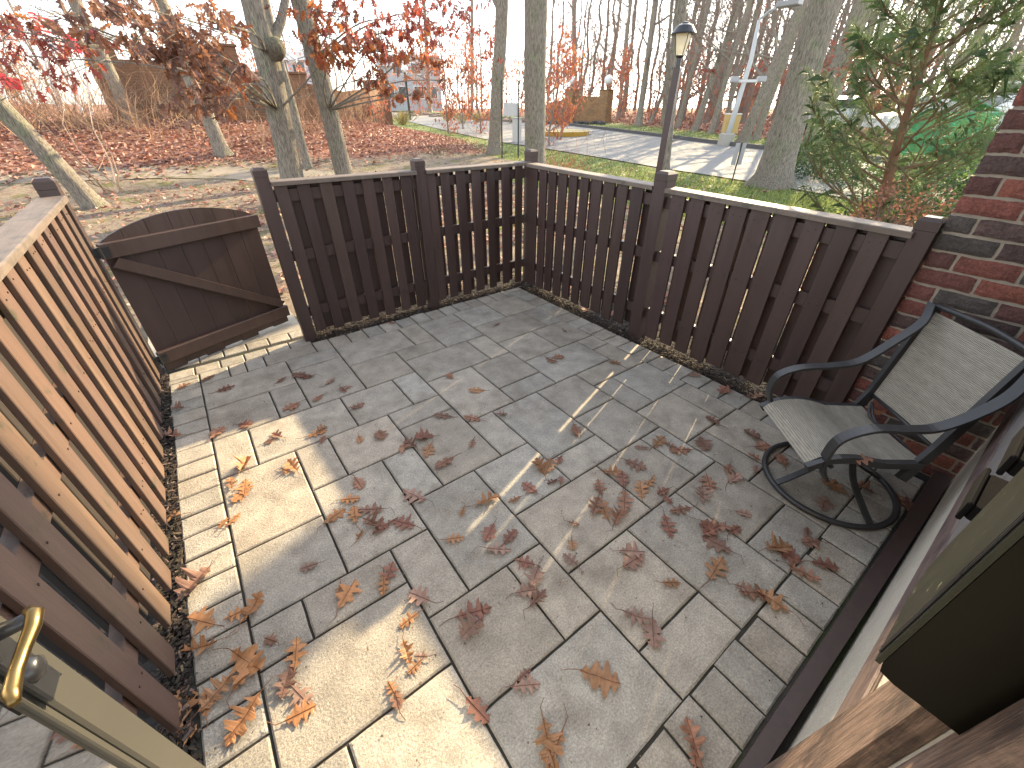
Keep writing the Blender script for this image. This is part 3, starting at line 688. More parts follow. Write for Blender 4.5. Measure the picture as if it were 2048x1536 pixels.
b.tube(cr([a, a.lerp(c, .25)+Vector((.013, -.01, .004)), mid, a.lerp(c, .75)+Vector((.013, -.01, .004)), c]), .0125, 10); b.build('top_rail', M_chair, ch, True)
b = MB(); a, c = bBL+Vector((0, 0, -.01)), bBR+Vector((0, 0, -.01)); b.tube([a, c], .008, 8)
for k in (0, 1):
    b.tube(cr([(bBL+Vector((-.02, .015, -.03))).lerp(bBR, .1), (bBL.lerp(bBR, .3+.1*k))+Vector((-.05, .04, -.055)), (bBL.lerp(bBR, .65))+Vector((-.02+.04*k, .02, -.09)), sBR+Vector((0, 0, -.03))]), .0055, 6)
b.build('back_stretcher', M_chair, ch, True)
b = MB()
for s0, s1 in ((sFL+wid*.012, sBL+wid*.012), (sFR-wid*.012, sBR-wid*.012)):
    pts = [s0.lerp(s1, t)+Vector((0, 0, .030*math.sin(math.pi*min(1, t*1.6))-.018*t-.016-(.02*(1-t*6) if t < .16 else 0))) for t in [i/12 for i in range(13)]]
    b.tube(pts, 0, flat=(.026, .030), up=(0, 0, 1))
for t in (.12, .88):
    a, c = sFL.lerp(sBL, t), sFR.lerp(sBR, t); b.tube([a+Vector((0, 0, -.045)), c+Vector((0, 0, -.045))], .011, 8)
b.build('seat_frame', M_chair, ch)
RC = Vector((2.13, .215, 0)); b = MB(); pts = []
for i in range(49):
    a = 2*math.pi*i/48; pts.append(RC+Vector((math.cos(a)*.278, math.sin(a)*.278, .016)))
b.tube(pts, .0135, 10, cap=False); b.build('base_ring', M_chair, ch, True)
hubc = (sFL+sBR)*.5; hub = Vector((2.06, .245, .29))
for k in range(4):
    a = R(50+90*k+8); e = RC+Vector((math.cos(a)*.27, math.sin(a)*.27, .022)); b = MB()
    b.tube(cr([e, e.lerp(RC, .25)+Vector((0, 0, .045)), e.lerp(RC, .6)+Vector((0, 0, .12)), RC+Vector((math.cos(a)*.05, math.sin(a)*.05, .215))]), 0, flat=(.028, .010), up=(0, 0, 1)); b.build('base_leg', M_chair, ch)
b = MB(); b.tube([RC+Vector((0, 0, .19)), RC+Vector((-.02, .01, .25)), hub], [.045, .045, .03], 16)
b.tube([RC+Vector((0, 0, .245)), RC+Vector((-.01, .005, .275))], [.085, .085], 20)
for t in (.25, .6):
    a, c = sFL.lerp(sBL, t), sFR.lerp(sBR, t); b.tube([a+Vector((0, 0, -.05)), a.lerp(c, .5)+Vector((0, 0, -.075)), c+Vector((0, 0, -.05))], .010, 8)
b.build('swivel_hub', M_black, ch)

# ------------------------------------------------------------------ fallen oak leaves on the patio
HALF = [(0, 0), (.05, .015), (.14, .05), (.20, .17), (.245, .185), (.25, .09), (.30, .065), (.37, .12), (.41, .29), (.46, .33), (.47, .26), (.52, .27), (.50, .13), (.53, .065), (.60, .10), (.66, .27), (.72, .30), (.71, .22), (.77, .22), (.73, .10), (.78, .06), (.85, .12), (.91, .15), (.90, .08), (1.0, .02)]
HALF2 = [(0, 0), (.04, .01), (.10, .03), (.15, .10), (.18, .16), (.23, .10), (.28, .09), (.33, .22), (.37, .30), (.43, .34), (.50, .24), (.54, .14), (.58, .17), (.62, .30), (.67, .37), (.73, .33), (.74, .22), (.78, .12), (.82, .15), (.85, .22), (.90, .20), (.92, .13), (.95, .10), (.97, .05), (1.0, .01)]
def oak(rs_, L_, curl, n_sub=1):
    """vertices/faces of one curled oak leaf lying around the origin, stem at -x"""
    HH = HALF if rs_.random() < .55 else HALF2; wd = rs_.uniform(.8, 1.25); torn = rs_.random(); cut = rs_.randint(12, 22) if torn < .22 else 99
    top = [(x, y*wd*rs_.uniform(.7, 1.15)*(1 if k_ < cut else .12)) for k_, (x, y) in enumerate(HH)]; bot = [(x, -y*wd*rs_.uniform(.7, 1.15)) for x, y in HH]
    mid = [(x, 0) for x, y in HH]
    cx_, cy_, tw = rs_.uniform(-1, 1.4)*curl, rs_.uniform(-.3, 1.6)*curl, rs_.uniform(-1, 1)*curl
    ph = rs_.uniform(0, 6)
    def warp(x, y):
        z = .16*cx_*(x-.5)**2*2+cy_*abs(y)**1.4*.75+tw*(x-.5)*y*.8+.035*curl*math.sin(11*x+ph)*(1 if y > 0 else -.7)+.02
        return Vector(((x-.5)*L_, y*L_, max(.004/L_, z)*L_+.003))
    vs = []; fs = []
    for x, y in mid: vs.append(warp(x, 0))
    for x, y in top: vs.append(warp(x, y))
    for x, y in bot: vs.append(warp(x, y))
    n = len(mid)
    for i in range(n-1): fs += [(i, i+1, n+i+1, n+i), (i, 2*n+i, 2*n+i+1, i+1)]
    return vs, fs
def px_list(org, s, pts): return [(org[0]+a*s, org[1]+b*s) for a, b in pts]
LP = px_list((300, 560), .3418, [(205,625),(165,755),(130,910),(445,640),(560,850),(395,900),(770,590),(880,560),(925,570),(1055,600),(1130,645),(1165,630),(985,695),(835,745),(1210,745),(1000,880),(1010,940),(975,905),(700,950),(745,915),(530,1110),(555,1090),(480,1195),(540,1260),(560,1220),(800,1120),(840,1095),(430,1430),(490,1410),(100,1390),(1230,935),(1350,910),(1490,985),(1530,965),(1610,920),(1630,1000),(1720,800),(1755,570),(1915,650),(1890,815),(1885,960),(1730,1070),(1220,1190),(1170,1290),(1080,1390),(1200,1380),(1300,1350),(1310,1430),(1230,1500),(1370,1450),(1490,1430),(1550,1270),(1830,1360),(1970,1300),(1780,1520),(1990,1480),(2030,265),(1415,255),(340,580)])
LP += px_list((900, 560), .3418, [(265,262),(670,300),(630,455),(960,488),(1425,560),(1600,650),(1780,690),(790,180),(300,790),(735,880),(1120,985),(1220,955),(1290,975),(1350,1000),(1080,1085),(945,1130),(1010,1170),(1165,1190),(875,1220),(1115,1235),(1250,1240),(1270,1290),(1350,1350),(1480,960),(1540,830),(1775,920),(1820,980),(1780,1045),(1790,1115),(1630,1110),(1660,1170),(1510,1190),(1480,1260),(1710,1370),(1940,1060),(530,1100),(640,1055),(580,1090),(600,1190),(650,1180),(470,1225),(380,1290),(850,1330),(1020,1300),(980,1390),(900,1350),(720,1430),(1270,1440),(1490,1440),(1530,1470),(1660,1470),(235,1480),(1950,880),(350,1510),(590,475),(150,810)])
LP += px_list((300, 1000), .349, [(270,470),(920,385),(1090,520),(1130,545),(1340,490),(1370,430),(590,630),(500,660),(300,700),(300,850),(560,930),(530,1020),(380,1120),(330,1170),(140,1180),(200,1220),(200,1340),(550,1250),(500,1310),(700,810),(840,890),(790,1030),(870,1130),(860,1230),(1470,870),(1520,960),(1560,900),(1390,1090),(1420,1160),(1550,560),(1490,690),(1850,650),(1850,730),(1870,1200),(1990,290)])
LP += px_list((900, 1000), .349, [(225,180),(330,230),(290,290),(430,365),(490,440),(430,530),(500,570),(700,150),(700,260),(690,350),(1250,150),(1450,150),(1520,150),(1530,260),(1520,400),(1260,480),(1040,300),(1040,360),(1060,670),(1160,760),(850,1020),(420,1010),(430,1070),(560,1390),(600,1450),(1680,510),(1760,540),(1850,590),(1390,1380),(1400,1480)])
LP += px_list((1348, 900), .414, [(640,400),(660,450),(500,480),(540,510),(620,600),(720,560),(770,180),(910,190),(720,265),(1080,240),(1130,270)])
LEAVES = []
for p in LP:
    if all((p[0]-q[0])**2+(p[1]-q[1])**2 > 7**2 for q in LEAVES): LEAVES.append(p)
rs = random.Random(44); seen = set()
tones = [((.25, .125, .078), 'rust brown'), ((.20, .108, .076), 'dull brown'), ((.30, .155, .075), 'orange brown'), ((.27, .165, .125), 'pale brown'), ((.20, .088, .06), 'reddish brown')]
def land(X, Y):
    if X < -.33: return 'by the mulch at the left fence'
    if Y < .4 and X > 1.6: return 'by the brick wall end of the patio'
    if math.hypot(X-2.13, Y-.2) < .5: return 'near the foot of the chair'
    if X > 2.1: return 'on the right side of the paving'
    if Y > 2.4: return 'on the far part of the paving'
    if Y < .8: return 'on the nearest part of the paving'
    if X < .5: return 'on the left part of the paving'
    return 'on the middle of the paving'
for k, (px, py) in enumerate(LEAVES):
    d = ray(px, py); t = -EYE/d.z; X, Y = d.x*t, d.y*t
    far = Y > 2.2 or math.hypot(X, Y) > 2.7
    L_ = rs.choice([rs.uniform(.055, .09), rs.uniform(.09, .13), rs.uniform(.10, .15), rs.uniform(.10, .15)])*(.85 if far and rs.random() < .5 else 1); curl = rs.choice([.35, .7, 1.0, 1.4])
    (col, cn) = rs.choice(tones)
    if X < .2 and Y < 2.4 and rs.random() < .6: col, cn = ((.36, .17, .07), 'orange')  # leaves in the sunlit patch: warm sunlight put into their colour
    if (px, py) == (1334.5, 1333.3): L_ = .07
    b = MB(); vs, fs = oak(rs, L_, curl)
    base = [tuple(c*rs.uniform(.85, 1.15) for c in col) for _ in fs]
    n0 = len(b.v); b.v += [tuple(v) for v in vs]; b.f += fs
    tone = rs.uniform(.85, 1.35)
    for i in range(len(fs)): q = tone*rs.uniform(.9, 1.1); b.c.append(tuple(c*q for c in col))
    st = vs[0]; b.tube([st, st+Vector((-L_*.2, rs.uniform(-.01, .01), -st.z*.4+.003)), st+Vector((-L_*rs.uniform(.3, .45), rs.uniform(-.03, .03), -st.z+.004))], [.0016, .0012, .001], 4, (col[0]*.6, col[1]*.55, col[2]*.6))
    mid = [vs[i]+Vector((0, 0, .0012)) for i in range(0, len(HALF), 3)]; b.tube(mid, .0011, 3, (col[0]*.6, col[1]*.55, col[2]*.6))
    side_rib = len(HALF)
    o = b.build('oak_leaf', M_leaf, smooth=False)
    o.location = (X, Y, .002 if X > gx(-1) else -.005); o.rotation_euler = (rs.uniform(-.12, .12), rs.uniform(-.12, .12), rs.uniform(0, 6.28))
    shape = 'flat' if curl < .5 else ('curled' if curl < 1.2 else 'crumpled')
    tag(o, '%s %s oak leaf, %.1f%% across and %.1f%% down the photo' % (shape, cn, px/20.48, py/15.36), 'leaf', 'oak leaves fallen on the patio')
o = MB(); 
# crumbs of leaf and grit
b = MB(); rc = random.Random(91)
for _ in range(900):
    if rc.random() < .6:
        px, py = LEAVES[rc.randrange(len(LEAVES))]; d = ray(px, py); t = -EYE/d.z; X, Y = d.x*t+rc.gauss(0, .12), d.y*t+rc.gauss(0, .12)
    else: X, Y = rc.uniform(-.5, 2.6), rc.uniform(-.08, 3.2)
    if X > 2.54 or Y < -.08: continue
    a = rc.uniform(0, 6.28); q = rc.uniform(.002, .008); c = rc.choice([(.20, .10, .06), (.10, .07, .05), (.32, .20, .12), (.05, .04, .03)])
    b.add([(X+math.cos(a+k*1.9+rc.uniform(-.3, .3))*q*rc.uniform(.4, 1), Y+math.sin(a+k*1.9)*q*rc.uniform(.4, 1), .004+rc.uniform(0, .004)) for k in range(3)], [(0, 1, 2)], c)
tag(b.build('leaf_crumbs', M_leaf), 'tiny brown leaf crumbs and grit scattered over the paving', 'debris', kind='stuff')
# leaf caught on the seat
b = MB(); vs, fs = oak(rs, .10, 1.0); b.add(vs, fs, (.26, .12, .07)); o = b.build('oak_leaf', M_leaf); o.location = (1.86, .13, .385); o.rotation_euler = (0, .1, 2.2)
tag(o, 'curled brown oak leaf lying on the mesh seat of the chair', 'leaf', 'oak leaves on the chair')
for p, r_ in (((2.25, .12, .35), 1.0), ((2.33, .2, .36), 2.5)):
    b = MB(); vs, fs = oak(rs, .09, 1.3); b.add(vs, fs, (.32, .13, .06)); o = b.build('oak_leaf', M_leaf); o.location = p; o.rotation_euler = (.4, .3, r_)
    tag(o, 'crumpled orange oak leaf caught on the %s of the wires behind the chair seat' % ('right' if r_ < 2 else 'left'), 'leaf', 'oak leaves caught behind the chair seat')

# ------------------------------------------------------------------ trees
def branch_rec(mb, p, d, length, r, depth, rs_, nseg=4, up=.15, wob=.22, tips=None, minr=.004, col=(1, 1, 1)):
    pts = [p.copy()]; rad = [r]; dd = d.copy()
    for i in range(nseg):
        dd = (dd+Vector((rs_.uniform(-wob, wob), rs_.uniform(-wob, wob), rs_.uniform(-wob, wob)+up*.3))).normalized()
        pts.append(pts[-1]+dd*length/nseg); rad.append(max(minr*.6, r*(1-.75*(i+1)/nseg)))
    mb.tube(pts, rad, 6 if r > .03 else (4 if r > .012 else 3), col, cap=False)
    if tips is not None and depth <= 1: tips += pts[1:]
    if depth > 0:
        for i in range(rs_.choice([2, 3, 3, 4])):
            k = rs_.randint(1, nseg); a = (pts[k]-pts[k-1]).normalized()
            sd__ = Vector((rs_.uniform(-1, 1), rs_.uniform(-1, 1), rs_.uniform(-.2, .9))).normalized()
            branch_rec(mb, pts[k], (a*.55+sd__*.75).normalized(), length*rs_.uniform(.45, .7), max(minr, rad[k]*rs_.uniform(.45, .7)), depth-1, rs_, nseg, up, wob, tips, minr, col)
def trunk_pts(base, top, rs_, n=10, wob=.03):
    pts = []
    for i in range(n+1):
        t = i/n; p = base.lerp(top, t); w__ = wob*math.sin(math.pi*t)
        pts.append(p+Vector((rs_.uniform(-w__, w__), rs_.uniform(-w__, w__), 0)))
    return pts
def trunk_mesh(mb, pts, r0, r1, rs_, n=14, flare=1.6, col=(1, 1, 1)):
    k = len(pts); fine = cr(pts, 3); K = len(fine); vs = []
    for i, p in enumerate(fine):
        t = i/(K-1); r = r0+(r1-r0)*t; z = (p-pts[0]).length
        r *= 1+(flare-1)*math.exp(-z/.28)
        tt = (fine[min(i+1, K-1)]-fine[max(i-1, 0)]).normalized(); a = Vector((1, 0, 0))-tt*tt.x; a.normalize(); b_ = tt.cross(a)
        for j in range(n):
            an = 2*math.pi*j/n; rr_ = r*(1+.07*mnoise.noise(Vector((math.cos(an)*1.5, math.sin(an)*1.5, z*1.2+r0*91)))+.04*mnoise.noise(Vector((math.cos(an)*5, math.sin(an)*5, z*3)))+(.18*math.exp(-z/.2)*math.sin(an*4+r0*50)))
            vs.append(p+(a*math.cos(an)+b_*math.sin(an))*rr_)
    mb.add(vs, [(i*n+j, i*n+(j+1) % n, i*n+n+(j+1) % n, i*n+n+j) for i in range(K-1) for j in range(n)]+[tuple((K-1)*n+q for q in range(n))], col)
LEAFPOLY = [(0, 0), (.25, .22), (.32, .08), (.5, .30), (.55, .09), (.75, .24), (.78, .08), (1, 0), (.78, -.08), (.75, -.24), (.55, -.09), (.5, -.30), (.32, -.08), (.25, -.22)]
def leaf_at(mb, p, d, size, col, rs_):
    d = d.normalized(); s = d.cross(Vector((rs_.uniform(-1, 1), rs_.uniform(-1, 1), rs_.uniform(-1, 1)))).normalized(); n_ = d.cross(s); w_ = rs_.uniform(.75, 1.3); cv = rs_.uniform(.1, .5)
    mb.add([p+d*(x*size)+s*(y*size*w_)+n_*(size*cv*(abs(y)*1.2-x*x*.4)) for x, y in LEAFPOLY], [(0, 1, 2, 3, 4, 5, 6, 7), (7, 8, 9, 10, 11, 12, 13, 0)], col)
def near_tree(name, label, base, top, r0, r1, seed, limbs=(3.6, 7), nl=7, depth=2, clusters=(), group=None, ll=2.2, bare=True, col=(1, 1, 1), fork=None, lr=.45, extra_low=0):
    rs_ = random.Random(seed); root = thing(name, label, 'tree', base, group=group)
    B = Vector(base); T = Vector(top)
    pts = trunk_pts(Vector((0, 0, -.15)), T-B, rs_)
    b = MB(); trunk_mesh(b, pts, r0, r1, rs_, 16 if r0 > .08 else 9, col=col)
    if fork:
        f0, f1, fr0 = fork; b.tube(cr([f0-B, (f0-B).lerp(f1-B, .3)+Vector((rs_.uniform(-.1, .1), 0, 0)), f1-B]), [fr0*(1-.04*i) for i in range(13)], 10, col)
    if fork: b.lathe([(.001, -.19), (.09, -.15), (.15, -.05), (.155, .04), (.11, .12), (.05, .17), (.001, .19)], 14, (.62, .58, .52), Matrix.Translation(AT(552, 98, 10.0)-B) @ Matrix.Rotation(.35, 4, 'Y'))
    b.build('trunk', M_bark, root, True)
    b = MB(); H_ = (T-B).z
    for i in range(nl):
        z = limbs[0]+(min(limbs[1], H_)-limbs[0])*i/max(1, nl-1); t = min(.98, z/H_); p = pts[int(t*(len(pts)-1))].lerp(pts[min(len(pts)-1, int(t*(len(pts)-1))+1)], (t*(len(pts)-1)) % 1)
        a = rs_.uniform(0, 6.28); d = Vector((math.cos(a), math.sin(a), rs_.uniform(.3, .9))).normalized()
        branch_rec(b, p, d, ll*rs_.uniform(.7, 1.2), (r0+(r1-r0)*t)*lr, depth, rs_, minr=.006, col=col)
    for i in range(extra_low):
        z = rs_.uniform(1.0, limbs[0]); t = z/H_; p = pts[int(t*(len(pts)-1))]; a = rs_.uniform(0, 6.28)
        branch_rec(b, p, Vector((math.cos(a), math.sin(a), rs_.uniform(-.1, .4))).normalized(), rs_.uniform(.35, .9), .010, 1, rs_, minr=.003, wob=.35, col=col)
    lf = MB()
    for (cx_, cy_, dist, rad, cnt, size, cl) in clusters:
        cpt = AT(cx_, cy_, dist)-B; t = min(.95, max(.1, (cpt.z+rs_.uniform(-.2, .5))/H_)); p = pts[int(t*(len(pts)-1))]
        midp = p.lerp(cpt, .5)+Vector((rs_.uniform(-.2, .2), rs_.uniform(-.2, .2), rs_.uniform(.0, .3)))
        b.tube(cr([p, midp, cpt]), [.018*(1-.07*i)+.002 for i in range(13)], 5, col, cap=False)
        cnt = int(cnt*1.5); nt_ = max(3, cnt//9)
        for q in range(nt_):
            off_ = Vector((rs_.gauss(0, .5), rs_.gauss(0, .5), rs_.gauss(0, .38)))*rad*1.2; e = cpt+off_
            st = midp.lerp(cpt, rs_.uniform(.3, 1)); b.tube([st, st.lerp(e, .5)+Vector((0, 0, rs_.uniform(0, .08))), e], [.006, .004, .0025], 3, col, cap=False)
            for _ in range(max(1, cnt//nt_)):
                s_ = st.lerp(e, rs_.uniform(.25, 1.05)); dn = Vector((rs_.gauss(0, .5), rs_.gauss(0, .5), -.75+rs_.gauss(0, .35)))
                t_ = rs_.uniform(.6, 1.25); c = cl[rs_.randrange(len(cl))]
                leaf_at(lf, s_+Vector((rs_.gauss(0, .02),)*3), dn, size*rs_.uniform(.7, 1.15), tuple(v*t_ for v in c), rs_)
    b.build('branches', M_bark, root)
    if clusters: lf.build('leaves', M_leafhang, root)
    return root
def base_at(px, py, dist=None):
    if dist is None: p = G(px, py)
    else:
        p = AT(px, py, dist); p.z = hgt(p.x, p.y)
    return p
def top_at(px, base, H_, px_bottom=None):
    """a top point above the frame: on the ray of pixel (px,0) at the base's distance, prolonged to height H_"""
    D = math.hypot(base.x, base.y); t = AT(px, 0, D); k = (H_)/(t.z-base.z); return base+(t-base)*k
RUST = [(.36, .12, .045), (.28, .10, .05), (.42, .16, .05), (.22, .09, .06)]
BROWN = [(.25, .13, .095), (.20, .11, .085), (.30, .16, .11), (.32, .14, .07)]
REDS = [(.44, .11, .075), (.36, .085, .06), (.46, .15, .09), (.28, .075, .06)]
FARR = [(.42, .17, .11), (.36, .13, .09), (.46, .22, .14), (.30, .14, .10), (.44, .12, .08)]
ORAN = [(.48, .15, .05), (.40, .10, .045), (.52, .20, .06)]
# pale oak with knob, behind the left half of the far fence
bA = base_at(598, 420, 10.2); tA = top_at(508, bA, 8.5)
near_tree('oak_tree', 'pale barked oak with a dark knob behind the far fence', bA, tA, .215, .18, 1, clusters=[
 (235, 25, 6.0, .45, 40, .16, BROWN), (300, 60, 6.2, .4, 34, .16, BROWN), (385, 30, 6.0, .4, 30, .16, BROWN), (330, 130, 6.5, .4, 40, .15, BROWN), (395, 165, 6.5, .35, 45, .15, BROWN),
 (300, 100, 6.6, .3, 26, .15, BROWN), (440, 110, 6.5, .35, 30, .15, BROWN), (440, 170, 7, .3, 20, .15, RUST), (478, 150, 8, .16, 8, .15, ORAN), (470, 55, 8, .4, 26, .15, RUST), (655, 85, 8.5, .3, 24, .14, RUST), (100, 20, 7, .3, 14, .15, BROWN),
 (25, 60, 7.5, .6, 70, .12, REDS), (190, 10, 7, .3, 24, .15, BROWN), (60, 10, 8, .5, 40, .13, BROWN), (130, 45, 8, .35, 22, .13, RUST), (20, 110, 9, .5, 45, .12, REDS), (270, 10, 6.5, .35, 30, .15, BROWN), (360, 75, 6.6, .35, 30, .15, BROWN), (345, 190, 7.5, .3, 24, .14, BROWN), (420, 215, 8, .3, 20, .14, BROWN)], extra_low=8, fork=(AT(545, 85, 10.2), AT(590, -180, 10.6), .09), nl=6)
bB = base_at(705, 410, 10.8); tB = top_at(600, bB, 8.5)
near_tree('oak_tree', 'brown barked leaning oak, right of the pale oak behind the far fence', bB, tB, .185, .15, 2, clusters=[
 (640, 60, 8.0, .4, 40, .14, RUST), (700, 30, 8.0, .5, 60, .13, REDS), (760, 60, 8.5, .5, 75, .13, REDS), (700, 100, 8.5, .45, 55, .13, ORAN), (780, 110, 8.5, .45, 60, .13, RUST), (820, 40, 9, .55, 80, .13, REDS), (840, 90, 9, .45, 50, .13, ORAN), (745, 150, 9, .35, 34, .13, RUST), (800, 185, 9, .3, 26, .13, RUST),
 (660, 110, 8.5, .25, 18, .13, ORAN), (870, 20, 10, .5, 60, .13, REDS), (640, 20, 8, .5, 40, .14, RUST), (700, 5, 9, .5, 40, .13, RUST), (905, 55, 10, .5, 55, .12, REDS), (935, 20, 11, .55, 60, .12, REDS), (880, 130, 10, .45, 50, .12, RUST), (925, 160, 11, .45, 45, .12, ORAN), (860, 185, 10, .35, 30, .12, RUST)], extra_low=6, nl=6)
bT = base_at(615, 330, 15.0); near_tree('oak_tree', 'slim grey trunk half hidden behind the pale knobbed oak', bT, top_at(530, bT, 9), .115, .09, 3, extra_low=3)
bT = base_at(448, 310); near_tree('oak_tree', 'dark slim oak leaning left on the leaf bank in front of the brick wall', bT, top_at(318, bT, 9), .19, .14, 4, extra_low=6, clusters=[(350, 90, 11, .6, 60, .15, BROWN), (420, 130, 12, .6, 50, .15, BROWN)])
bT = base_at(268, 248); near_tree('oak_tree', 'brown oak leaning left beside the bare brush, left of the brick wall', bT, top_at(150, bT, 10), .19, .15, 5, extra_low=5)
bT = base_at(240, 232); near_tree('oak_tree', 'thin pale double stem just left of the leaning brown oak', bT, top_at(120, bT, 9), .08, .06, 6, extra_low=3)
bT = base_at(197, 414); tT = top_at(-190, bT, 6)
near_tree('oak_tree', 'smooth grey-green trunk leaning far to the left behind the end of the left fence', bT, tT, .155, .12, 7, limbs=(3.5, 5.5), nl=4, extra_low=5)
bT = base_at(988, 309); near_tree('oak_tree', 'straight brown trunk between the pair of black posts and the leaf bank', bT, top_at(1003, bT, 12), .235, .19, 8, limbs=(4.2, 10), clusters=[(985, 95, 15, .6, 50, .13, REDS)], extra_low=5)
bT = base_at(1072, 332, 13.5); near_tree('oak_tree', 'thick grey furrowed trunk rising right behind the far corner post', bT, top_at(1070, bT, 12), .29, .26, 9, limbs=(5, 10), extra_low=0)
bT = base_at(1328, 360, 11.5); near_tree('oak_tree', 'slim mossy trunk close beside the lamp post', bT, top_at(1362, bT, 11), .125, .10, 10, limbs=(4.5, 10), extra_low=10)
bT = base_at(1540, 374); near_tree('oak_tree', 'massive furrowed oak with flared roots standing beside the road on the grass', bT, top_at(1652, bT, 13), .37, .09, 11, limbs=(9, 12), lr=.7, nl=5, extra_low=3, ll=2.6)
bT = base_at(1610, 318); near_tree('oak_tree', 'forked trunk just right of and behind the massive roadside oak', bT, top_at(1730, bT, 6.4), .30, .26, 12, nl=2, limbs=(3.2, 5), lr=.25, ll=1.4, extra_low=4, clusters=[(1690, 100, 18, 1.0, 70, .12, REDS), (1700, 140, 19, .9, 60, .12, REDS)])
# named woodland trunks beyond the road
wood = [(1277, 252, 1312, 15, 'leaning grey trunk at the road edge of the wood, left of the lamp post'), (1237, 238, 1262, 9, 'thin trunk just right of the brick gate wall'), (1150, 226, 1148, 13, 'grey trunk with a crooked limb behind the brick gate wall'),
 (1214, 222, 1242, 8, 'slim curved trunk behind the right pillar of the gate wall'), (1300, 248, 1400, 8, 'leaning thin trunk half hidden behind the lamp post trunk'), (1388, 262, 1480, 14, 'dark trunk right of the lamp post at the edge of the wood'),
 (1420, 268, 1500, 11, 'grey trunk just left of the pale street light pole'), (1482, 287, 1606, 22, 'tall straight trunk just right of the pale street light pole'), (1510, 280, 1612, 15, 'second straight trunk right of the pale street light pole'),
 (1535, 275, 1680, 10, 'thin dark trunk immediately left of the massive roadside oak'), (1355, 256, 1420, 10, 'slim trunk in the gap right of the lamp post'), (1445, 262, 1520, 9, 'slim trunk right behind the yellow box on the street light pole'),
 (1655, 268, 1730, 12, 'shaded trunk right of the forked trunk across the road'), (1683, 272, 1752, 11, 'shaded trunk left of the pine across the road'), (1712, 275, 1775, 12, 'trunk seen through the left edge of the pine'),
 (860, 224, 848, 10, 'young tree on the planted median, left of the red leaved trees'), (944, 226, 944, 9, 'pale birch trunk rising through the red leaves'), (1325, 252, 1345, 8, 'thin trunk just left of the slim mossy one')]
for i, (px, py, tx, wpx, lab) in enumerate(wood):
    bT = base_at(px, py); D = bT.length; rad = wpx/1190*math.hypot(bT.x, bT.y)/2
    cl = [(px+25*(i % 3-1), 120+20*(i % 4), D, D*.035, 46, .16, REDS if i % 2 else RUST)] if i in (1, 3, 5, 9, 10, 13) else []
    if i == 15: cl = [(845, 60, D, D*.05, 150, .3, REDS), (865, 85, D, D*.04, 80, .3, REDS)]
    if i == 16: cl = [(930, 40, D, D*.04, 80, .3, REDS), (945, 70, D, D*.03, 50, .3, REDS)]
    near_tree('oak_tree', lab, bT, top_at(tx, bT, 14 if i not in (7, 8, 9, 12, 13, 14) else 9), rad, rad*.6, 60+i, limbs=(2.5 if i in (2, 15) else 3.5, 13) if i not in (7, 8, 9, 12, 13, 14) else (2.5, 8.5), nl=9, depth=2, clusters=cl, ll=3.5, lr=.40, extra_low=2)

# woodland prototypes copied through the wood
def proto(seed, leaves, H_=12, name='woodland_tree', lab=''):
    rs_ = random.Random(seed); root = thing(name, lab, 'tree', (0, 0, 0)); b = MB(); pts = trunk_pts(Vector((0, 0, -.2)), Vector((rs_.uniform(-.6, .6), rs_.uniform(-.6, .6), H_)), rs_, 8, .25)
    trunk_mesh(b, pts, .16, .05, rs_, 8, 1.4); b.build('trunk', M_barkd, root, True)
    b = MB(); tips = []
    for i in range(16):
        t = .14+.84*i/16; p = pts[int(t*8)]; a = rs_.uniform(0, 6.28)
        branch_rec(b, p, Vector((math.cos(a), math.sin(a), rs_.uniform(.4, 1.1))).normalized(), rs_.uniform(2, 4), .055*(1.1-t), 2, rs_, tips=tips, minr=.018)
    b.build('branches', M_barkd, root)
    if leaves:
        lf = MB()
        for _ in range(leaves):
            p = tips[rs_.randrange(len(tips))]
            if p.z > 6.5 and rs_.random() < .5: continue
            c = FARR[rs_.randrange(5)]; leaf_at(lf, p+Vector((rs_.gauss(0, .25), rs_.gauss(0, .25), rs_.gauss(0, .25))), Vector((rs_.gauss(0, .5), rs_.gauss(0, .5), -1)), rs_.uniform(.13, .24), c, rs_)
        lf.build('leaves', M_leafhang, root)
    return root
def sapling(seed, leaves, H_=4.2):
    rs_ = random.Random(seed); root = thing('oak_sapling', '', 'tree', (0, 0, 0)); b = MB(); tips = []
    pts = trunk_pts(Vector((0, 0, -.1)), Vector((.2, .1, H_)), rs_, 6, .12); trunk_mesh(b, pts, .05, .015, rs_, 6, 1.2); b.build('trunk', M_barkd, root, True); b = MB()
    for i in range(12):
        t = .12+.85*i/12; p = pts[int(t*6)]; a = rs_.uniform(0, 6.28)
        branch_rec(b, p, Vector((math.cos(a), math.sin(a), rs_.uniform(.0, .5))).normalized(), rs_.uniform(.8, 1.7), .02, 1, rs_, tips=tips, minr=.006)
    b.build('branches', M_barkd, root); lf = MB()
    for _ in range(leaves):
        p = tips[rs_.randrange(len(tips))]; c = (FARR+ORAN)[rs_.randrange(8)]
        leaf_at(lf, p+Vector((rs_.gauss(0, .14), rs_.gauss(0, .14), rs_.gauss(0, .14))), Vector((rs_.gauss(0, .5), rs_.gauss(0, .5), -1)), rs_.uniform(.10, .2), c, rs_)
    lf.build('leaves', M_leafhang, root); return root
protos = [proto(101, 0), proto(102, 0), proto(103, 150), proto(104, 0), proto(105, 240)]
saps = [sapling(201, 650), sapling(202, 900), sapling(203, 450, 3.2)]
rs = random.Random(77); placed = []; used = set()
labs = ['bare grey woodland tree among many alike in the wood beyond the road', 'thin bare woodland tree deep in the wood beyond the road', 'woodland tree with a few red leaves in the wood beyond the road', 'twiggy bare woodland tree in the wood beyond the road', 'woodland tree dotted with rust leaves in the wood beyond the road']
n_w = 0
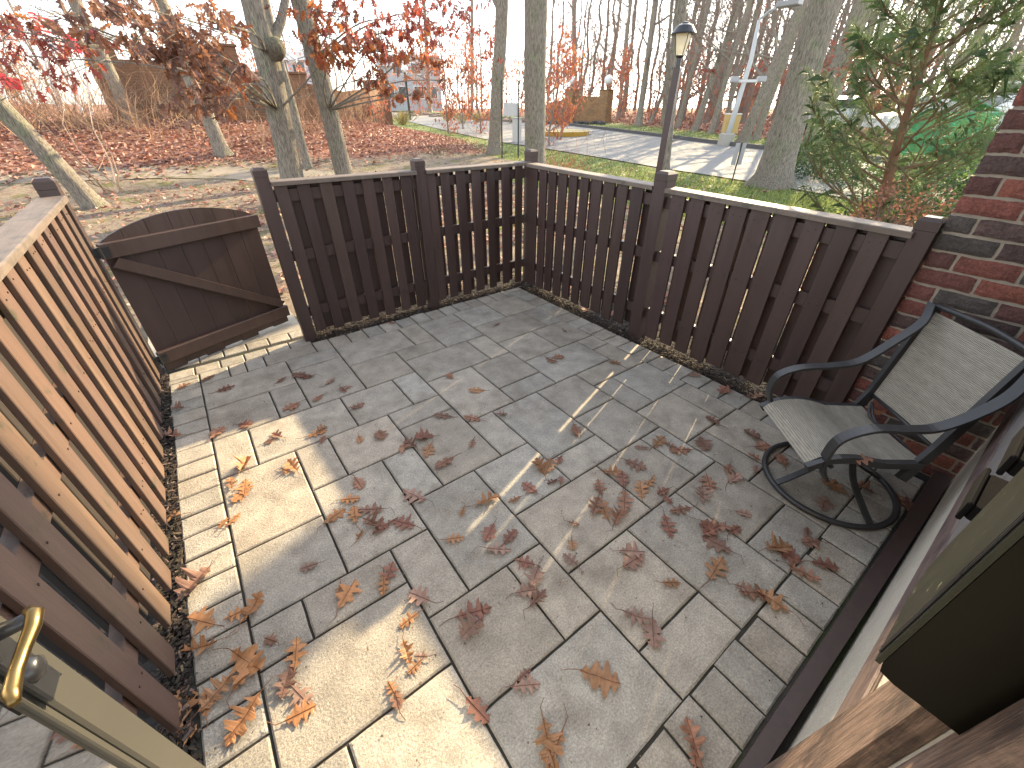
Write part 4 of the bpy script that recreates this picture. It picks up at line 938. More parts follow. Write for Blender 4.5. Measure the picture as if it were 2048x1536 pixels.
for tries in range(1500):
    if n_w >= 105: break
    px = rs.uniform(1080, 2000); py = rs.uniform(219, 262); p = G(px, py); D = math.hypot(p.x, p.y)
    if px < 1330 and (D < 48 or rs.random() < .4): continue
    if D < 30 or D > 140 or side(ROADF, p.x, p.y) < 6: continue
    if any((p.x-q[0])**2+(p.y-q[1])**2 < 5 for q in placed): continue
    if D < 44 and abs(math.degrees(math.atan2(p.y, p.x))-19.3) < 8: continue
    k = rs.randrange(5); placed.append((p.x, p.y)); sc_ = rs.uniform(.75, 1.25)*(1.25 if D > 60 else 1); n_w += 1
    if k not in used: r_ = protos[k]; r_.location = p; r_.rotation_euler = (0, 0, rs.uniform(0, 6)); r_.scale = (sc_,)*3; used.add(k)
    else: r_ = dup(protos[k], p, rs.uniform(0, 6), sc_)
    r_['label'] = labs[k]; r_['group'] = 'woodland trees beyond the road, kind %d' % (k+1)
# far band on the left and centre, behind the houses and brush
farlab = 'far bare tree in the hazy band behind the houses and flags'
for i in range(70):
    px = -60+i*18+rs.uniform(-8, 8); D = rs.uniform(70, 120); p = AT(px, 217, D); p.z = hgt(p.x, p.y)-.3; k = (0, 1, 3)[i % 3]
    if px > 1180: continue
    r_ = dup(protos[k], p, rs.uniform(0, 6), rs.uniform(.8, 1.15)*(1.0 if px > 560 else .9)); r_['label'] = farlab; r_['group'] = 'far bare trees behind the houses and flags'
sp_px = [(1125, 222, 26, 1), (895, 236, 30, 1), (925, 232, 34, 0), (960, 235, 30, 1), (1100, 246, 22, 1), (1020, 236, 40, 0), (1060, 240, 45, 1), (640, 226, 26, 2), (745, 215, 24, 2), (500, 225, 26, 2), (1180, 226, 50, 0), (1240, 240, 46, 1), (1300, 250, 42, 2), (1335, 256, 45, 0), (1400, 262, 40, 2), (1450, 262, 44, 0), (1510, 268, 42, 1), (1600, 262, 46, 0), (1690, 258, 50, 1), (1720, 250, 44, 0), (1760, 245, 50, 1), (1660, 240, 60, 1), (1380, 240, 60, 1), (1480, 245, 60, 0), (60, 232, 30, 0), (20, 228, 32, 1), (840, 222, 60, 0)]
sl_ = ['on the verge', 'over the road verge', 'behind the brick pillars', 'at the edge of the wood', 'in front of the white house', 'deep in the wood']
u2 = set()
for i, (px, py, D, k) in enumerate(sp_px):
    p = AT(px, py, D); p.z = hgt(p.x, p.y); s_ = rs.uniform(.85, 1.25)*(1.2 if D > 44 else 1)
    if k not in u2: r_ = saps[k]; r_.location = p; r_.scale = (s_,)*3; u2.add(k)
    else: r_ = dup(saps[k], p, rs.uniform(0, 6), s_)
    r_['label'] = 'red leaved oak sapling %s, %.1f%% across the photo' % (sl_[i % 6] if px > 1200 and i % 6 in (3, 5) else ('at the edge of the wood' if px > 1170 else ('in the brush on the left' if px < 700 else 'on the planted strip by the road')), px/20.48)
    r_['group'] = 'red leaved oak saplings'

# ------------------------------------------------------------------ pine beside the brick wall
def pine(base, label, H_, seed, pxtop):
    rs_ = random.Random(seed); root = thing('pine_tree', label, 'tree', base); B = Vector(base); T = top_at(pxtop, B, H_)-B
    pts = [Vector((0, 0, -.1)), T*.22+Vector((0, 0, 0)), T*.45+Vector((.02, .02, 0)), T*.7, T]
    b = MB(); fine = cr(pts, 5); b.tube(fine, [.062*(1-.9*i/(len(fine)-1))+.004 for i in range(len(fine))], 10, (.75, .45, .3)); b.build('trunk', M_barkd, root, True)
    br = MB(); nd = MB()
    def tuft(p, d, n, ln):
        g = rs_.uniform(.75, 1.3); 
        base_c = rs_.choice([(.07, .125, .045), (.10, .16, .055), (.06, .105, .04), (.14, .19, .07)])
        for _ in range(n):
            a = (d*rs_.uniform(.5, 1.2)+Vector((rs_.gauss(0, .7), rs_.gauss(0, .7), rs_.gauss(0, .6)))).normalized(); L_ = ln*rs_.uniform(.7, 1.2)
            s = a.cross(Vector((rs_.uniform(-1, 1), rs_.uniform(-1, 1), rs_.uniform(-1, 1)))).normalized()*.00125
            q = p+d*rs_.uniform(-.14, .03); e = q+a*L_+Vector((0, 0, -.45*L_*L_/ln)); mid_ = q+a*L_*.5
            c = tuple(v*g for v in base_c); nd.add([q-s, q+s, mid_+s, e, mid_-s], [(0, 1, 2, 3, 4)], c)
    def arm(p, d, L_, r, depth):
        n = 6; q = p.copy(); dd = d.copy(); P_ = [q.copy()]
        for i in range(n):
            dd = (dd+Vector((rs_.gauss(0, .10), rs_.gauss(0, .10), .07+rs_.gauss(0, .06)))).normalized(); q = q+dd*L_/n; P_.append(q.copy())
            if i >= 1:
                tuft(q, dd, 19, .17)
                if depth > 0 and rs_.random() < .9:
                    s = dd.cross(Vector((0, 0, 1))).normalized()*rs_.choice([-1, 1]); arm(q, (dd*.6+s*.7+Vector((0, 0, rs_.uniform(-.1, .35)))).normalized(), L_*(1-i/n)*.6+.12, r*.5, depth-1)
        br.tube(P_, [r*(1-.8*i/n)+.0015 for i in range(n+1)], 5, (.7, .5, .35), cap=False); tuft(q, dd, 26, .18)
    nb_ = 46
    for i in range(nb_):
        t = .10+.88*i/nb_; p = fine[int(t*(len(fine)-1))]; a = i*2.4+rs_.uniform(-.3, .3); L_ = ((1.4 if t < .3 else 1.2)*(1-t)**.7+.25)*rs_.uniform(.75, 1.15)*(1 if t > .12 else .8)
        arm(p, Vector((math.cos(a), math.sin(a), rs_.uniform(.15, .7))).normalized(), L_, .014, 1)
    br.build('branches', M_barkd, root); nd.build('needles', M_needle, root); return root
bP = AT(1772, 440, 6.3); bP.z = hgt(bP.x, bP.y)
pine(bP, 'young pine with long drooping green needles and a reddish stem behind the right fence', 2.95, 5, 1885)
# shrubs behind the fence next to the pine
def shrub(base, label, rx, rz, n, cols_, seed, size=.05, name='shrub', stems=14, m_=None):
    rs_ = random.Random(seed); root = thing(name, label, 'shrub', base); b = MB(); lf = MB()
    for _ in range(stems):
        a = rs_.uniform(0, 6.28); e = Vector((math.cos(a)*rx*rs_.uniform(.2, .9), math.sin(a)*rx*rs_.uniform(.2, .9), rz*rs_.uniform(.6, 1))); b.tube([Vector((0, 0, -.05)), e*.5+Vector((0, 0, .1*rz)), e], [.012, .008, .003], 4, (.7, .6, .5), cap=False)
    b.build('stems', M_barkd, root)
    for _ in range(n):
        a = rs_.uniform(0, 6.28); u_ = rs_.random()**.4; v_ = rs_.uniform(0, 1); r_ = rx*u_*math.sqrt(max(.05, 1-(v_*1.0)**2*.8))
        lump = 1+.25*math.sin(a*3+seed)*math.sin(v_*5); p = Vector((math.cos(a)*r_*lump, math.sin(a)*r_*lump, rz*(v_*.95+.05)*(.8+.2*lump)))
        d = Vector((math.cos(a)+rs_.gauss(0, .5), math.sin(a)+rs_.gauss(0, .5), rs_.gauss(.2, .6))); c = rs_.choice(cols_); t = rs_.uniform(.6, 1.4)
        s = d.normalized().cross(Vector((rs_.uniform(-1, 1), rs_.uniform(-1, 1), rs_.uniform(-1, 1)))).normalized(); d = d.normalized()*size*rs_.uniform(.7, 1.4); s = s*size*.28
        lf.add([p, p+d*.5+s, p+d, p+d*.5-s], [(0, 1, 2, 3)], tuple(v*t for v in c))
    lf.build('foliage', m_ or M_leafhang, root); return root
GRN = [(.05, .10, .03), (.035, .07, .025), (.10, .15, .04)]; YEL = [(.22, .26, .06), (.14, .19, .04), (.30, .30, .08)]
p = AT(1880, 400, 8.0); p.z = hgt(p.x, p.y); shrub(p, 'dark green leafy bush between the pine and the brick wall', .95, .95, 5200, GRN, 3, .06)
p = AT(1800, 430, 7.4); p.z = hgt(p.x, p.y); shrub(p, 'yellow-green low bush at the foot of the pine', .8, .62, 3600, YEL+GRN, 4, .05)
p = AT(1650, 300, 15); p.z = hgt(p.x, p.y); shrub(p, 'round dark green bush at the road edge left of the pine', 1.1, .8, 3000, GRN, 6, .08)
p = AT(1900, 300, 13); p.z = hgt(p.x, p.y); shrub(p, 'dark hedge bush in front of the green container', 1.5, .75, 3600, GRN, 8, .08)
p = AT(1790, 440, 5.2); p.z = hgt(p.x, p.y); shrub(p, 'reddish brown dry ground shrub just over the right fence', .5, 1.02, 1600, [(.30, .13, .08), (.24, .12, .07)], 9, .04)

# ------------------------------------------------------------------ brush, dry stems, red twigs
def twigbush(base, label, n, hgt_, spread, col, seed, r=.006, name='brush', lean=(0, 0), parent_kind=None):
    rs_ = random.Random(seed); b = MB()
    for _ in range(n):
        a = rs_.uniform(0, 6.28); q = Vector((rs_.gauss(0, spread), rs_.gauss(0, spread*.7), -.05)); d = Vector((rs_.gauss(lean[0], .6), rs_.gauss(lean[1], .6), 1)).normalized()
        t = rs_.uniform(.6, 1.35); c = tuple(v*t for v in col)
        branch_rec(b, q, d, hgt_*rs_.uniform(.5, 1.1), r*rs_.uniform(.6, 1.4), 1, rs_, 4, .0, .34, None, .003, c)
    o = b.build(name, M_barkd); o.location = base; return tag(o, label, 'shrub', 'bare brush')
rs = random.Random(9)
for i, (px, py, D, n, h_, sp_, lab) in enumerate([(60, 215, 22, 120, 2.1, 1.9, 'tangle of bare tan brush at the far left above the leaf bank'), (130, 235, 20, 110, 1.6, 1.5, 'bare tan brush left of the leaning brown oak'), (215, 225, 20, 90, 1.7, 1.2, 'bare brush in front of the left end of the brick wall'),
     (300, 235, 18.5, 26, 1.3, 1.0, 'thin pale stems in front of the brick wall, left of the dark slim oak'), (380, 235, 18.5, 16, 1.0, .8, 'sparse twigs in front of the middle of the brick wall'), (520, 240, 17.5, 36, 1.2, .8, 'twiggy brush at the foot of the brick wall left of the pale oak'),
     (640, 232, 19, 70, 1.6, .8, 'twiggy brush between the two leaning oaks and the wall'), (700, 225, 21, 60, 1.5, .8, 'dark brush under the curved end of the brick wall'), (0, 240, 21, 110, 1.9, 1.6, 'dark brush cut by the left edge of the photo')]):
    p = AT(px, py, D); p.z = hgt(p.x, p.y); twigbush(p, lab, n, h_, sp_, (1.5, 1.15, .85) if i not in (7, 8) else (.9, .6, .5), 300+i, .009)
p = G(225, 385); twigbush(p, 'thin dead sapling with several pale stems behind the gate', 9, 2.6, .12, (1.5, 1.3, 1.1), 320, .014)
p = AT(1125, 330, 11.5); p.z = hgt(p.x, p.y); twigbush(p, 'clump of thin bright red twigs beside the thick grey trunk', 46, .75, .22, (2.2, .45, .3), 321, .006, 'red_twig_shrub')
for i, (px, py, D, h_) in enumerate([(905, 300, 17, 1.3), (925, 305, 16, 1.5), (1165, 330, 12, 1.2), (1250, 340, 11, .8), (950, 300, 18, 1.2), (1290, 395, 7.5, .6)]):
    p = AT(px, py, D); p.z = hgt(p.x, p.y); twigbush(p, 'dry upright weed stems on the verge, %.0f%% across the photo' % (px/20.48), 7, h_, .18, (1.2, .9, .6), 330+i, .005, 'weed_stems')
# tan grass tufts
def tuftgrass(base, label, n, h_, sp, cols_, seed):
    rs_ = random.Random(seed); b = MB()
    for _ in range(n):
        a = rs_.uniform(0, 6.28); r_ = abs(rs_.gauss(0, sp)); q = Vector((math.cos(a)*r_*.4, math.sin(a)*r_*.4, 0)); e = q+Vector((math.cos(a)*r_, math.sin(a)*r_, h_*rs_.uniform(.6, 1.1))); s = Vector((-math.sin(a), math.cos(a), 0))*.008
        c = rs_.choice(cols_); b.add([q-s, q+s, q.lerp(e, .6)+s*.7+Vector((0, 0, .04)), e, q.lerp(e, .6)-s*.7+Vector((0, 0, .04))], [(0, 1, 2, 3, 4)], c)
    o = b.build('ornamental_grass', M_leafhang); o.location = base; return tag(o, label, 'grass')
p = G(806, 250); tuftgrass(p, 'tan tuft of ornamental grass at the end of the curved brick wall', 260, 1.0, .4, [(.5, .40, .16), (.42, .30, .12), (.3, .3, .1)], 1)
for i, (px, py) in enumerate([(925, 248), (955, 245), (895, 242)]):
    p = G(px, py); tuftgrass(p, 'dry yellow grass clump on the planted median, %.0f percent across the photo' % (px/20.48), 160, .9, .35, [(.5, .42, .2), (.42, .34, .14)], 3+i)

# leaf litter and grass as uncountable stuff
mb = MB(); rs = random.Random(15); cnt = 0
LC = [(.42, .21, .15), (.50, .28, .21), (.32, .15, .11), (.54, .36, .28), (.42, .18, .12), (.24, .12, .10)]
def litter(x, y, s):
    z = gnd(x, y)+rs.uniform(.015, .05); a = rs.uniform(0, 6.28); ca, sa = math.cos(a)*s, math.sin(a)*s; t = rs.uniform(.7, 1.2); c = rs.choice(LC); k = rs.uniform(-.4, .6)*s
    mb.add([(x-ca*.5, y-sa*.5, z), (x+sa*.3, y-ca*.3, z+k), (x+ca*.5, y+sa*.5, z+rs.uniform(-.2, .3)*s), (x-sa*.3, y+ca*.3, z+k*.6)], [(0, 1, 2), (0, 2, 3)], tuple(v*t for v in c))
while cnt < 26000:
    x, y = rs.uniform(-9, 13), rs.uniform(13.2, 25)
    bk = sstep(14.0, 16.8, y-.05*x+1.0*mnoise.noise(Vector((x*.4, y*.4, 1))))*(1-sstep(9, 12.2, x-.18*(y-16)))
    if rs.random() > bk: 
        if rs.random() > .004: continue
    litter(x, y, rs.uniform(.09, .17)); cnt += 1
cnt = 0
while cnt < 9000:
    px, py = rs.uniform(1180, 1760), rs.uniform(222, 285); p = G(px, py)
    if side(ROADF, p.x, p.y) < 4.5: continue
    litter(p.x+rs.gauss(0, .5), p.y+rs.gauss(0, .5), rs.uniform(.15, .32)); cnt += 1
for _ in range(7000):
    x, y = rs.uniform(-6, 12), rs.uniform(4.5, 13.5)
    if x > 6.5 and rs.random() < .8: continue
    litter(x, y, rs.uniform(.06, .13))
for _ in range(1200):
    x, y = rs.uniform(2.8, 9), rs.uniform(.5, 8); litter(x, y, rs.uniform(.06, .13))
tag(mb.build('leaf_litter', M_leaf), 'pinkish brown fallen leaves covering the bank and the wood floor', 'leaves', kind='stuff')
mb = MB(); cnt = 0; rs = random.Random(16)
while cnt < 26000:
    if rs.random() < .75: px, py = rs.uniform(770, 2000), rs.uniform(240, 460)
    else: px, py = rs.uniform(0, 700), rs.uniform(300, 520)
    p = G(px, py); x, y = p.x, p.y; ga_ = grass_amt(x, y) if x > 5 else (.25 if y < 14 else 0)
    if mnoise.noise(Vector((x*.45, y*.45, 7)))*.5+.5+ga_*.6 < .80 or side(ROADN, x, y) > -.15 and side(ROADF, x, y) < .3: continue
    z = hgt(x, y); a = rs.uniform(0, 6.28); s = Vector((math.cos(a), math.sin(a), 0))*(.006+.0006*math.hypot(x, y)); h_ = rs.uniform(.03, .085); l = Vector((rs.gauss(0, .03), rs.gauss(0, .03), h_)); q = Vector((x+rs.gauss(0, .12), y+rs.gauss(0, .12), z))
    t = rs.uniform(.6, 1.3); c = rs.choice([(.18, .24, .05), (.25, .30, .08), (.13, .19, .045), (.32, .33, .12)]); mb.add([q-s, q+s, q+l], [(0, 1, 2)], tuple(v*t for v in c)); cnt += 1
tag(mb.build('grass', M_leafhang), 'short yellow-green grass on the verge by the road and in patches behind the fence', 'grass', kind='stuff')

# ------------------------------------------------------------------ lamp post
lp = AT(1312, 380, 7.8); lp.z = hgt(lp.x, lp.y)
lt = AT(1381, 42, 7.8); HL = lt.z-lp.z
la = thing('lamp_post', 'brown wooden lamp post with a black lantern just beyond the right fence', 'lamp', lp, R(20))
b = MB(); b.box((-.047, -.047, -.2), (.047, .047, HL-.50), None, None, bev=.004); b.box((.0475, -.030, -.2), (.062, .030, HL-.62), None, None, bev=.003)
b.build('post', M_paint, la)
b = MB(); b.lathe([(0, HL-.505), (.033, HL-.50), (.033, HL-.40), (.05, HL-.385), (.062, HL-.375), (.062, HL-.365), (0, HL-.365)], 16); b.build('collar', M_black, la)
b = MB(); zt, zb_ = HL-.13, HL-.365; rt, rb = .125, .068
for k in range(4):
    a0 = R(45+90*k); 
    b.tube([(math.cos(a0)*rb, math.sin(a0)*rb, zb_), (math.cos(a0)*rt, math.sin(a0)*rt, zt)], .006, 5)
b.build('lantern_frame', M_black, la)
for k in range(4):
    b = MB(); a0, a1 = R(45+90*k+3), R(135+90*k-3); f = .97
    b.add([(math.cos(a0)*rb*f, math.sin(a0)*rb*f, zb_+.004), (math.cos(a1)*rb*f, math.sin(a1)*rb*f, zb_+.004), (math.cos(a1)*rt*f, math.sin(a1)*rt*f, zt), (math.cos(a0)*rt*f, math.sin(a0)*rt*f, zt)], [(0, 1, 2, 3)]); b.build('glass_pane', M_pane, la)
b = MB(); b.lathe([(.165, zt-.01), (.168, zt+.004), (.135, zt+.045), (.105, zt+.085), (.055, zt+.108), (.05, zt+.118), (.03, zt+.125), (0, zt+.13)], 20); b.lathe([(0, zt+.0), (.160, zt-.008)], 20); b.build('lantern_cap', M_black, la, False)

# ------------------------------------------------------------------ brick garden walls with pillars
BW = mat('old_brick_wall', (.19, .12, .08), .9, attr=True, nscale=3, namp=.3, bump=0, patch=(.13, .10, .055), patch_scale=1.2)
def brickify(mt, c1, c2):
    t = mt.node_tree; N = t.nodes; L = t.links; b = N['Principled BSDF']
    br = N.new('ShaderNodeTexBrick'); br.inputs['Scale'].default_value = 1; br.inputs['Brick Width'].default_value = .22; br.inputs['Row Height'].default_value = .08; br.inputs['Mortar Size'].default_value = .010
    br.inputs['Color1'].default_value = (*c1, 1); br.inputs['Color2'].default_value = (*c2, 1); br.inputs['Mortar'].default_value = (.20, .15, .11, 1)
    uv = N.new('ShaderNodeUVMap'); L.new(uv.outputs[0], br.inputs[0])
    old = b.inputs['Base Color'].links[0].from_socket; mx_ = N.new('ShaderNodeMix'); mx_.data_type = 'RGBA'; mx_.blend_type = 'MULTIPLY'; mx_.inputs[0].default_value = .5
    sc2 = N.new('ShaderNodeVectorMath'); sc2.operation = 'SCALE'; sc2.inputs['Scale'].default_value = 4.5; L.new(old, sc2.inputs[0]); L.new(br.outputs[0], mx_.inputs[6]); L.new(sc2.outputs[0], mx_.inputs[7]); L.new(mx_.outputs[2], b.inputs['Base Color'])
brickify(BW, (.22, .125, .075), (.16, .10, .06))
BT = mat('tan_brick_wall', (.24, .17, .10), .9, attr=True, nscale=3, namp=.3, bump=0, patch=(.15, .12, .07), patch_scale=1.2); brickify(BT, (.33, .22, .12), (.24, .15, .09))
def uvbox(o, ax):
    me = o.data; uvl = me.uv_layers.new(name='UVMap')
    for l in me.loops:
        v = me.vertices[l.vertex_index].co; uvl.data[l.index].uv = (ax.x*v.x+ax.y*v.y+(v.x*ax.y-v.y*ax.x)*.7, v.z)
def wall_run(name, label, P, th, heights, m_, pillars, ph, globes=()):
    """P = world points of the wall foot; heights = top z"""
    root = thing(name, label, 'wall', (0, 0, 0)); b = MB(); vs = []
    for i, (p, zt_) in enumerate(zip(P, heights)):
        t = (P[min(i+1, len(P)-1)]-P[max(0, i-1)]); t.z = 0; t.normalize(); n = Vector((-t.y, t.x, 0))*th/2
        vs += [(p.x-n.x, p.y-n.y, p.z-.4), (p.x-n.x, p.y-n.y, zt_), (p.x+n.x, p.y+n.y, zt_), (p.x+n.x, p.y+n.y, p.z-.4)]
    k = len(P); b.add(vs, [(i*4+j, i*4+4+j, i*4+4+(j+1) % 4, i*4+(j+1) % 4) for i in range(k-1) for j in range(4)]+[(0, 1, 2, 3), tuple((k-1)*4+q for q in (3, 2, 1, 0))])
    o = b.build('wall', m_, root); ax = (P[-1]-P[0]); ax.z = 0; ax.normalize(); uvbox(o, ax)
    for (p, w_, zt_) in pillars:
        b = MB(); Mx = Matrix.Translation((p.x, p.y, 0)) @ Matrix.Rotation(math.atan2(ax.y, ax.x), 4, 'Z'); b.box((-w_/2, -w_/2, p.z-.4), (w_/2, w_/2, zt_), None, Mx); o = b.build('pillar', m_, root); uvbox(o, ax)
        b = MB(); b.box((-w_/2-.05, -w_/2-.05, zt_+.001), (w_/2+.05, w_/2+.05, zt_+.08), (.7, .7, .7), Mx, bev=.01); o = b.build('pillar_cap', m_, root); uvbox(o, ax)
    for (p, z0, r_) in globes:
        b = MB(); b.tube([(p.x, p.y, z0), (p.x, p.y, z0+.3)], .05, 8, (.1, .1, .1)); b.build('lamp_stem', M_black, root)
        b = MB(); b.lathe([(0.001, -r_)]+[(r_*math.cos(a), r_*math.sin(a)) for a in [R(-80+16*i) for i in range(11)]]+[(0.001, r_)], 16, None, Matrix.Translation((p.x, p.y, z0+.3+r_))); b.build('globe', M_white, root, True)
    return root
def pz(px, py, D): p = AT(px, py, D); return p
def foot(px, D): p = AT(px, 217, D); p.z = hgt(p.x, p.y); return p
DW = [(225, 23), (330, 22), (450, 21.6), (560, 21.6), (640, 22), (690, 23), (735, 24.5), (765, 27)]
P_ = [foot(px, D) for px, D in DW]; tops = [AT(px, y, D).z for (px, D), y in zip(DW, (120, 122, 128, 150, 172, 184, 178, 172))]
P_2 = []; t2 = []
for i in range(len(P_)-1):
    for q in range(4): P_2.append(P_[i].lerp(P_[i+1], q/4)); t2.append(tops[i]+(tops[i+1]-tops[i])*q/4)
P_2.append(P_[-1]); t2.append(tops[-1])
wall_run('brick_garden_wall', 'long red brick garden wall with a curved dipping top beyond the leaf bank', P_2, .35, t2, BW, [(foot(248, 22.8), .75, AT(248, 100, 22.8).z), (foot(480, 21.4), .7, AT(480, 96, 21.4).z), (foot(603, 21.8), .65, AT(603, 150, 21.8).z), (foot(758, 27), .9, AT(758, 165, 27).z)], .7,
         globes=[(foot(608, 21.8), AT(608, 150, 21.8).z, .17)])
P_ = [foot(1100, 47), foot(1125, 45), foot(1145, 44), foot(1175, 43.5), foot(1212, 43)]; tp = [AT(px, y, D).z for px, y, D in ((1100, 205, 47), (1125, 200, 45), (1145, 188, 44), (1175, 193, 43.5), (1212, 194, 43))]
wall_run('brick_gate_wall', 'tan brick gate wall with two pillars topped by white globe lamps beside the road', P_, .4, tp, BT, [(foot(1142, 44), .85, AT(1142, 180, 44).z), (foot(1210, 43), .85, AT(1210, 181, 43).z)], .8,
         globes=[(foot(1141, 44), AT(1141, 180, 44).z+.08, .3), (foot(1211, 43), AT(1211, 181, 43).z+.08, .34)])
# rocks edge under the gate wall
mb = MB(); rs = random.Random(4)
for i in range(60):
    px = rs.uniform(1095, 1215); p = foot(px, rs.uniform(39.5, 41.5)); s = rs.uniform(.12, .3); mb.lathe([(0.01, -s*.3), (s*.8, 0), (s*.7, s*.5), (0.01, s*.8)], 6, (.5, .5, .5), Matrix.Translation(p) @ Matrix.Rotation(rs.uniform(0, 6), 4, 'Z'))
tag(mb.build('rock_edging', M_kerb), 'dark mulch and stones along the foot of the tan gate wall', 'stones', kind='stuff')
mb = MB()
for i in range(90):
    t = rs.random(); px = 800+t*250; p = G(px, 228+t*16+rs.uniform(-2, 3)); s = rs.uniform(.2, .6); mb.lathe([(0.01, -s*.3), (s, 0), (s*.8, s*.35), (0.01, s*.55)], 7, rs.choice([(2.2, 1.7, 1.3), (1.2, 1, .8)]), Matrix.Translation(p) @ Matrix.Rotation(rs.uniform(0, 6), 4, 'Z'))
tag(mb.build('planted_bed', M_kerb), 'low tan and brown dormant planting along the road median', 'planting', kind='stuff')

# ------------------------------------------------------------------ road furniture
def pole(name, label, base, H_, r, col, cat='post', rz=0):
    root = thing(name, label, cat, base, rz); b = MB(); b.tube([(0, 0, -.1), (0, 0, H_)], r, 10, col); b.build('pole', M_col, root); return root
# parking style sign seen from behind
p = G(1562/1.0*0+1463, 366); H_ = AT(1472, 284, math.hypot(p.x, p.y)).z-p.z
s_ = pole('road_sign', 'blank grey back of a road sign on a thin dark post on the verge', p, H_, .016, (.03, .03, .03), 'sign', R(-25))
for k in (-1, 1):
    b = MB(); b.box((-.15 if k < 0 else .022, .018, H_-.50), (-.022 if k < 0 else .15, .024, H_-.02), (.45, .45, .46), None, bev=.001); b.build('sign_plate', M_col, s_)
# median sign and black posts
D = 17.5
pa, pb = foot(1003, D), foot(1037, D)
root = thing('notice_board', 'pale grey board on two thin black posts between the two straight trunks', 'sign', pa)
dv = pb-pa
for q, z_ in ((Vector((0, 0, 0)), AT(1003, 160, D).z), (dv, AT(1037, 160, D).z)):
    b = MB(); b.tube([q+Vector((0, 0, -.1)), q+Vector((0, 0, z_-pa.z))], .026, 8, (.03, .03, .03)); b.build('post', M_col, root)
z0, z1 = AT(1020, 232, D).z-pa.z, AT(1020, 205, D).z-pa.z; a = dv.normalized(); n = Vector((-a.y, a.x, 0))*.02
b = MB(); q0 = dv*.12+n*2.2; q1 = dv*.98+n*2.2; b.add([q0+Vector((0, 0, z0))-n, q1+Vector((0, 0, z0))-n, q1+Vector((0, 0, z1))-n, q0+Vector((0, 0, z1))-n, q0+Vector((0, 0, z0))+n, q1+Vector((0, 0, z0))+n, q1+Vector((0, 0, z1))+n, q0+Vector((0, 0, z1))+n], [(0, 1, 2, 3), (7, 6, 5, 4), (0, 4, 5, 1), (1, 5, 6, 2), (2, 6, 7, 3), (3, 7, 4, 0)], (.5, .5, .5)); b.build('board', M_col, root)
p = foot(1034, 24); p.z = hgt(p.x, p.y)
root = thing('utility_pedestal', 'small pale utility box beside the notice board', 'utility box', p); b = MB(); b.box((-.17, -.17, -.1), (.17, .17, 1.0), (.5, .5, .48), None, bev=.02); b.build('cabinet', M_col, root); b = MB(); b.box((-.19, -.19, 1.001), (.19, .19, 1.06), (.42, .42, .4), None, bev=.01); b.build('lid', M_col, root)
# yellow kerbed island
ic = G(1128, 270); b = MB(); nseg = 32; pr = [(.95, -.1), (1.0, .17), (.93, .19), (.88, .12)]; vs = []
fw = Vector((ic.x, ic.y, 0)).normalized(); sdv = Vector((fw.y, -fw.x, 0))
for f_, z in pr:
    for j in range(nseg): a = 2*math.pi*j/nseg; q = ic+sdv*(math.cos(a)*1.5*f_)+fw*(math.sin(a)*1.9*f_); vs.append((q.x, q.y, ic.z+z+.05))
b.add(vs, [(i*nseg+j, i*nseg+(j+1) % nseg, i*nseg+nseg+(j+1) % nseg, i*nseg+nseg+j) for i in range(3) for j in range(nseg)], (.50, .30, .05)); tag(b.build('traffic_island', M_col), kind='structure')
b = MB(); vs = []
for j in range(nseg): a = 2*math.pi*j/nseg; q = ic+sdv*(math.cos(a)*1.36)+fw*(math.sin(a)*1.76); vs.append((q.x, q.y, ic.z+.235))
b.add(vs, [tuple(range(nseg))], (.30, .26, .10)); tag(b.build('island_turf', M_far), kind='structure')
# street light pole with yellow box
p = G(1449, 292); D = math.hypot(p.x, p.y); root = thing('street_light', 'pale metal street light pole leaning right beside the road, on a concrete foot', 'street light', p)
t_ = AT(1502, 120, D)-p; t2_ = AT(1518, 40, D)-p
b = MB(); b.tube([(0, 0, 0), t_*.5, t_, t2_], [.12, .105, .085, .06], 12, (.48, .50, .50)); b.build('pole', M_col, root, True)
b = MB(); b.lathe([(.33, -.2), (.33, .45), (.27, .5), (0, .5)], 14, (.35, .33, .28)); b.build('footing', M_far, root)
b = MB(); b.tube([t2_, t2_+Vector((.1, -.3, .25)), t2_+Vector((-.2, -.9, .3))], [.05, .045, .04], 8, (.4, .42, .42)); b.box((-.22, -.45, -.08), (.22, .35, .10), (.25, .25, .25), Matrix.Translation(t2_+Vector((-.25, -1.1, .3))) , bev=.03); b.build('lamp_head', M_col, root)
m1 = (AT(1495, 162, D)-p); b = MB(); b.box((-.55, -.06, -.05), (.55, .06, .05), (.6, .6, .6), Matrix.Translation(m1) @ Matrix.Rotation(-.7, 4, 'Z'), bev=.01)
for k in (-1, 1): b.box((-.16, -.14, -.10), (.16, .14, .10), (.35, .35, .36), Matrix.Translation(m1) @ Matrix.Rotation(-.7, 4, 'Z') @ Matrix.Translation((.55*k, 0, .06)), bev=.02)
b.build('floodlights', M_col, root)
m2 = (AT(1462, 248, D+.6)-p); b = MB(); b.box((-.30, -.2, -.36), (.30, .2, .36), (.50, .34, .12), Matrix.Translation(m2) @ Matrix.Rotation(-.7, 4, 'Z'), bev=.02); b.box((-.32, -.22, .361), (.32, .22, .40), (.8, .8, .75), Matrix.Translation(m2) @ Matrix.Rotation(-.7, 4, 'Z'), bev=.01); b.build('yellow_cabinet', M_col, root)
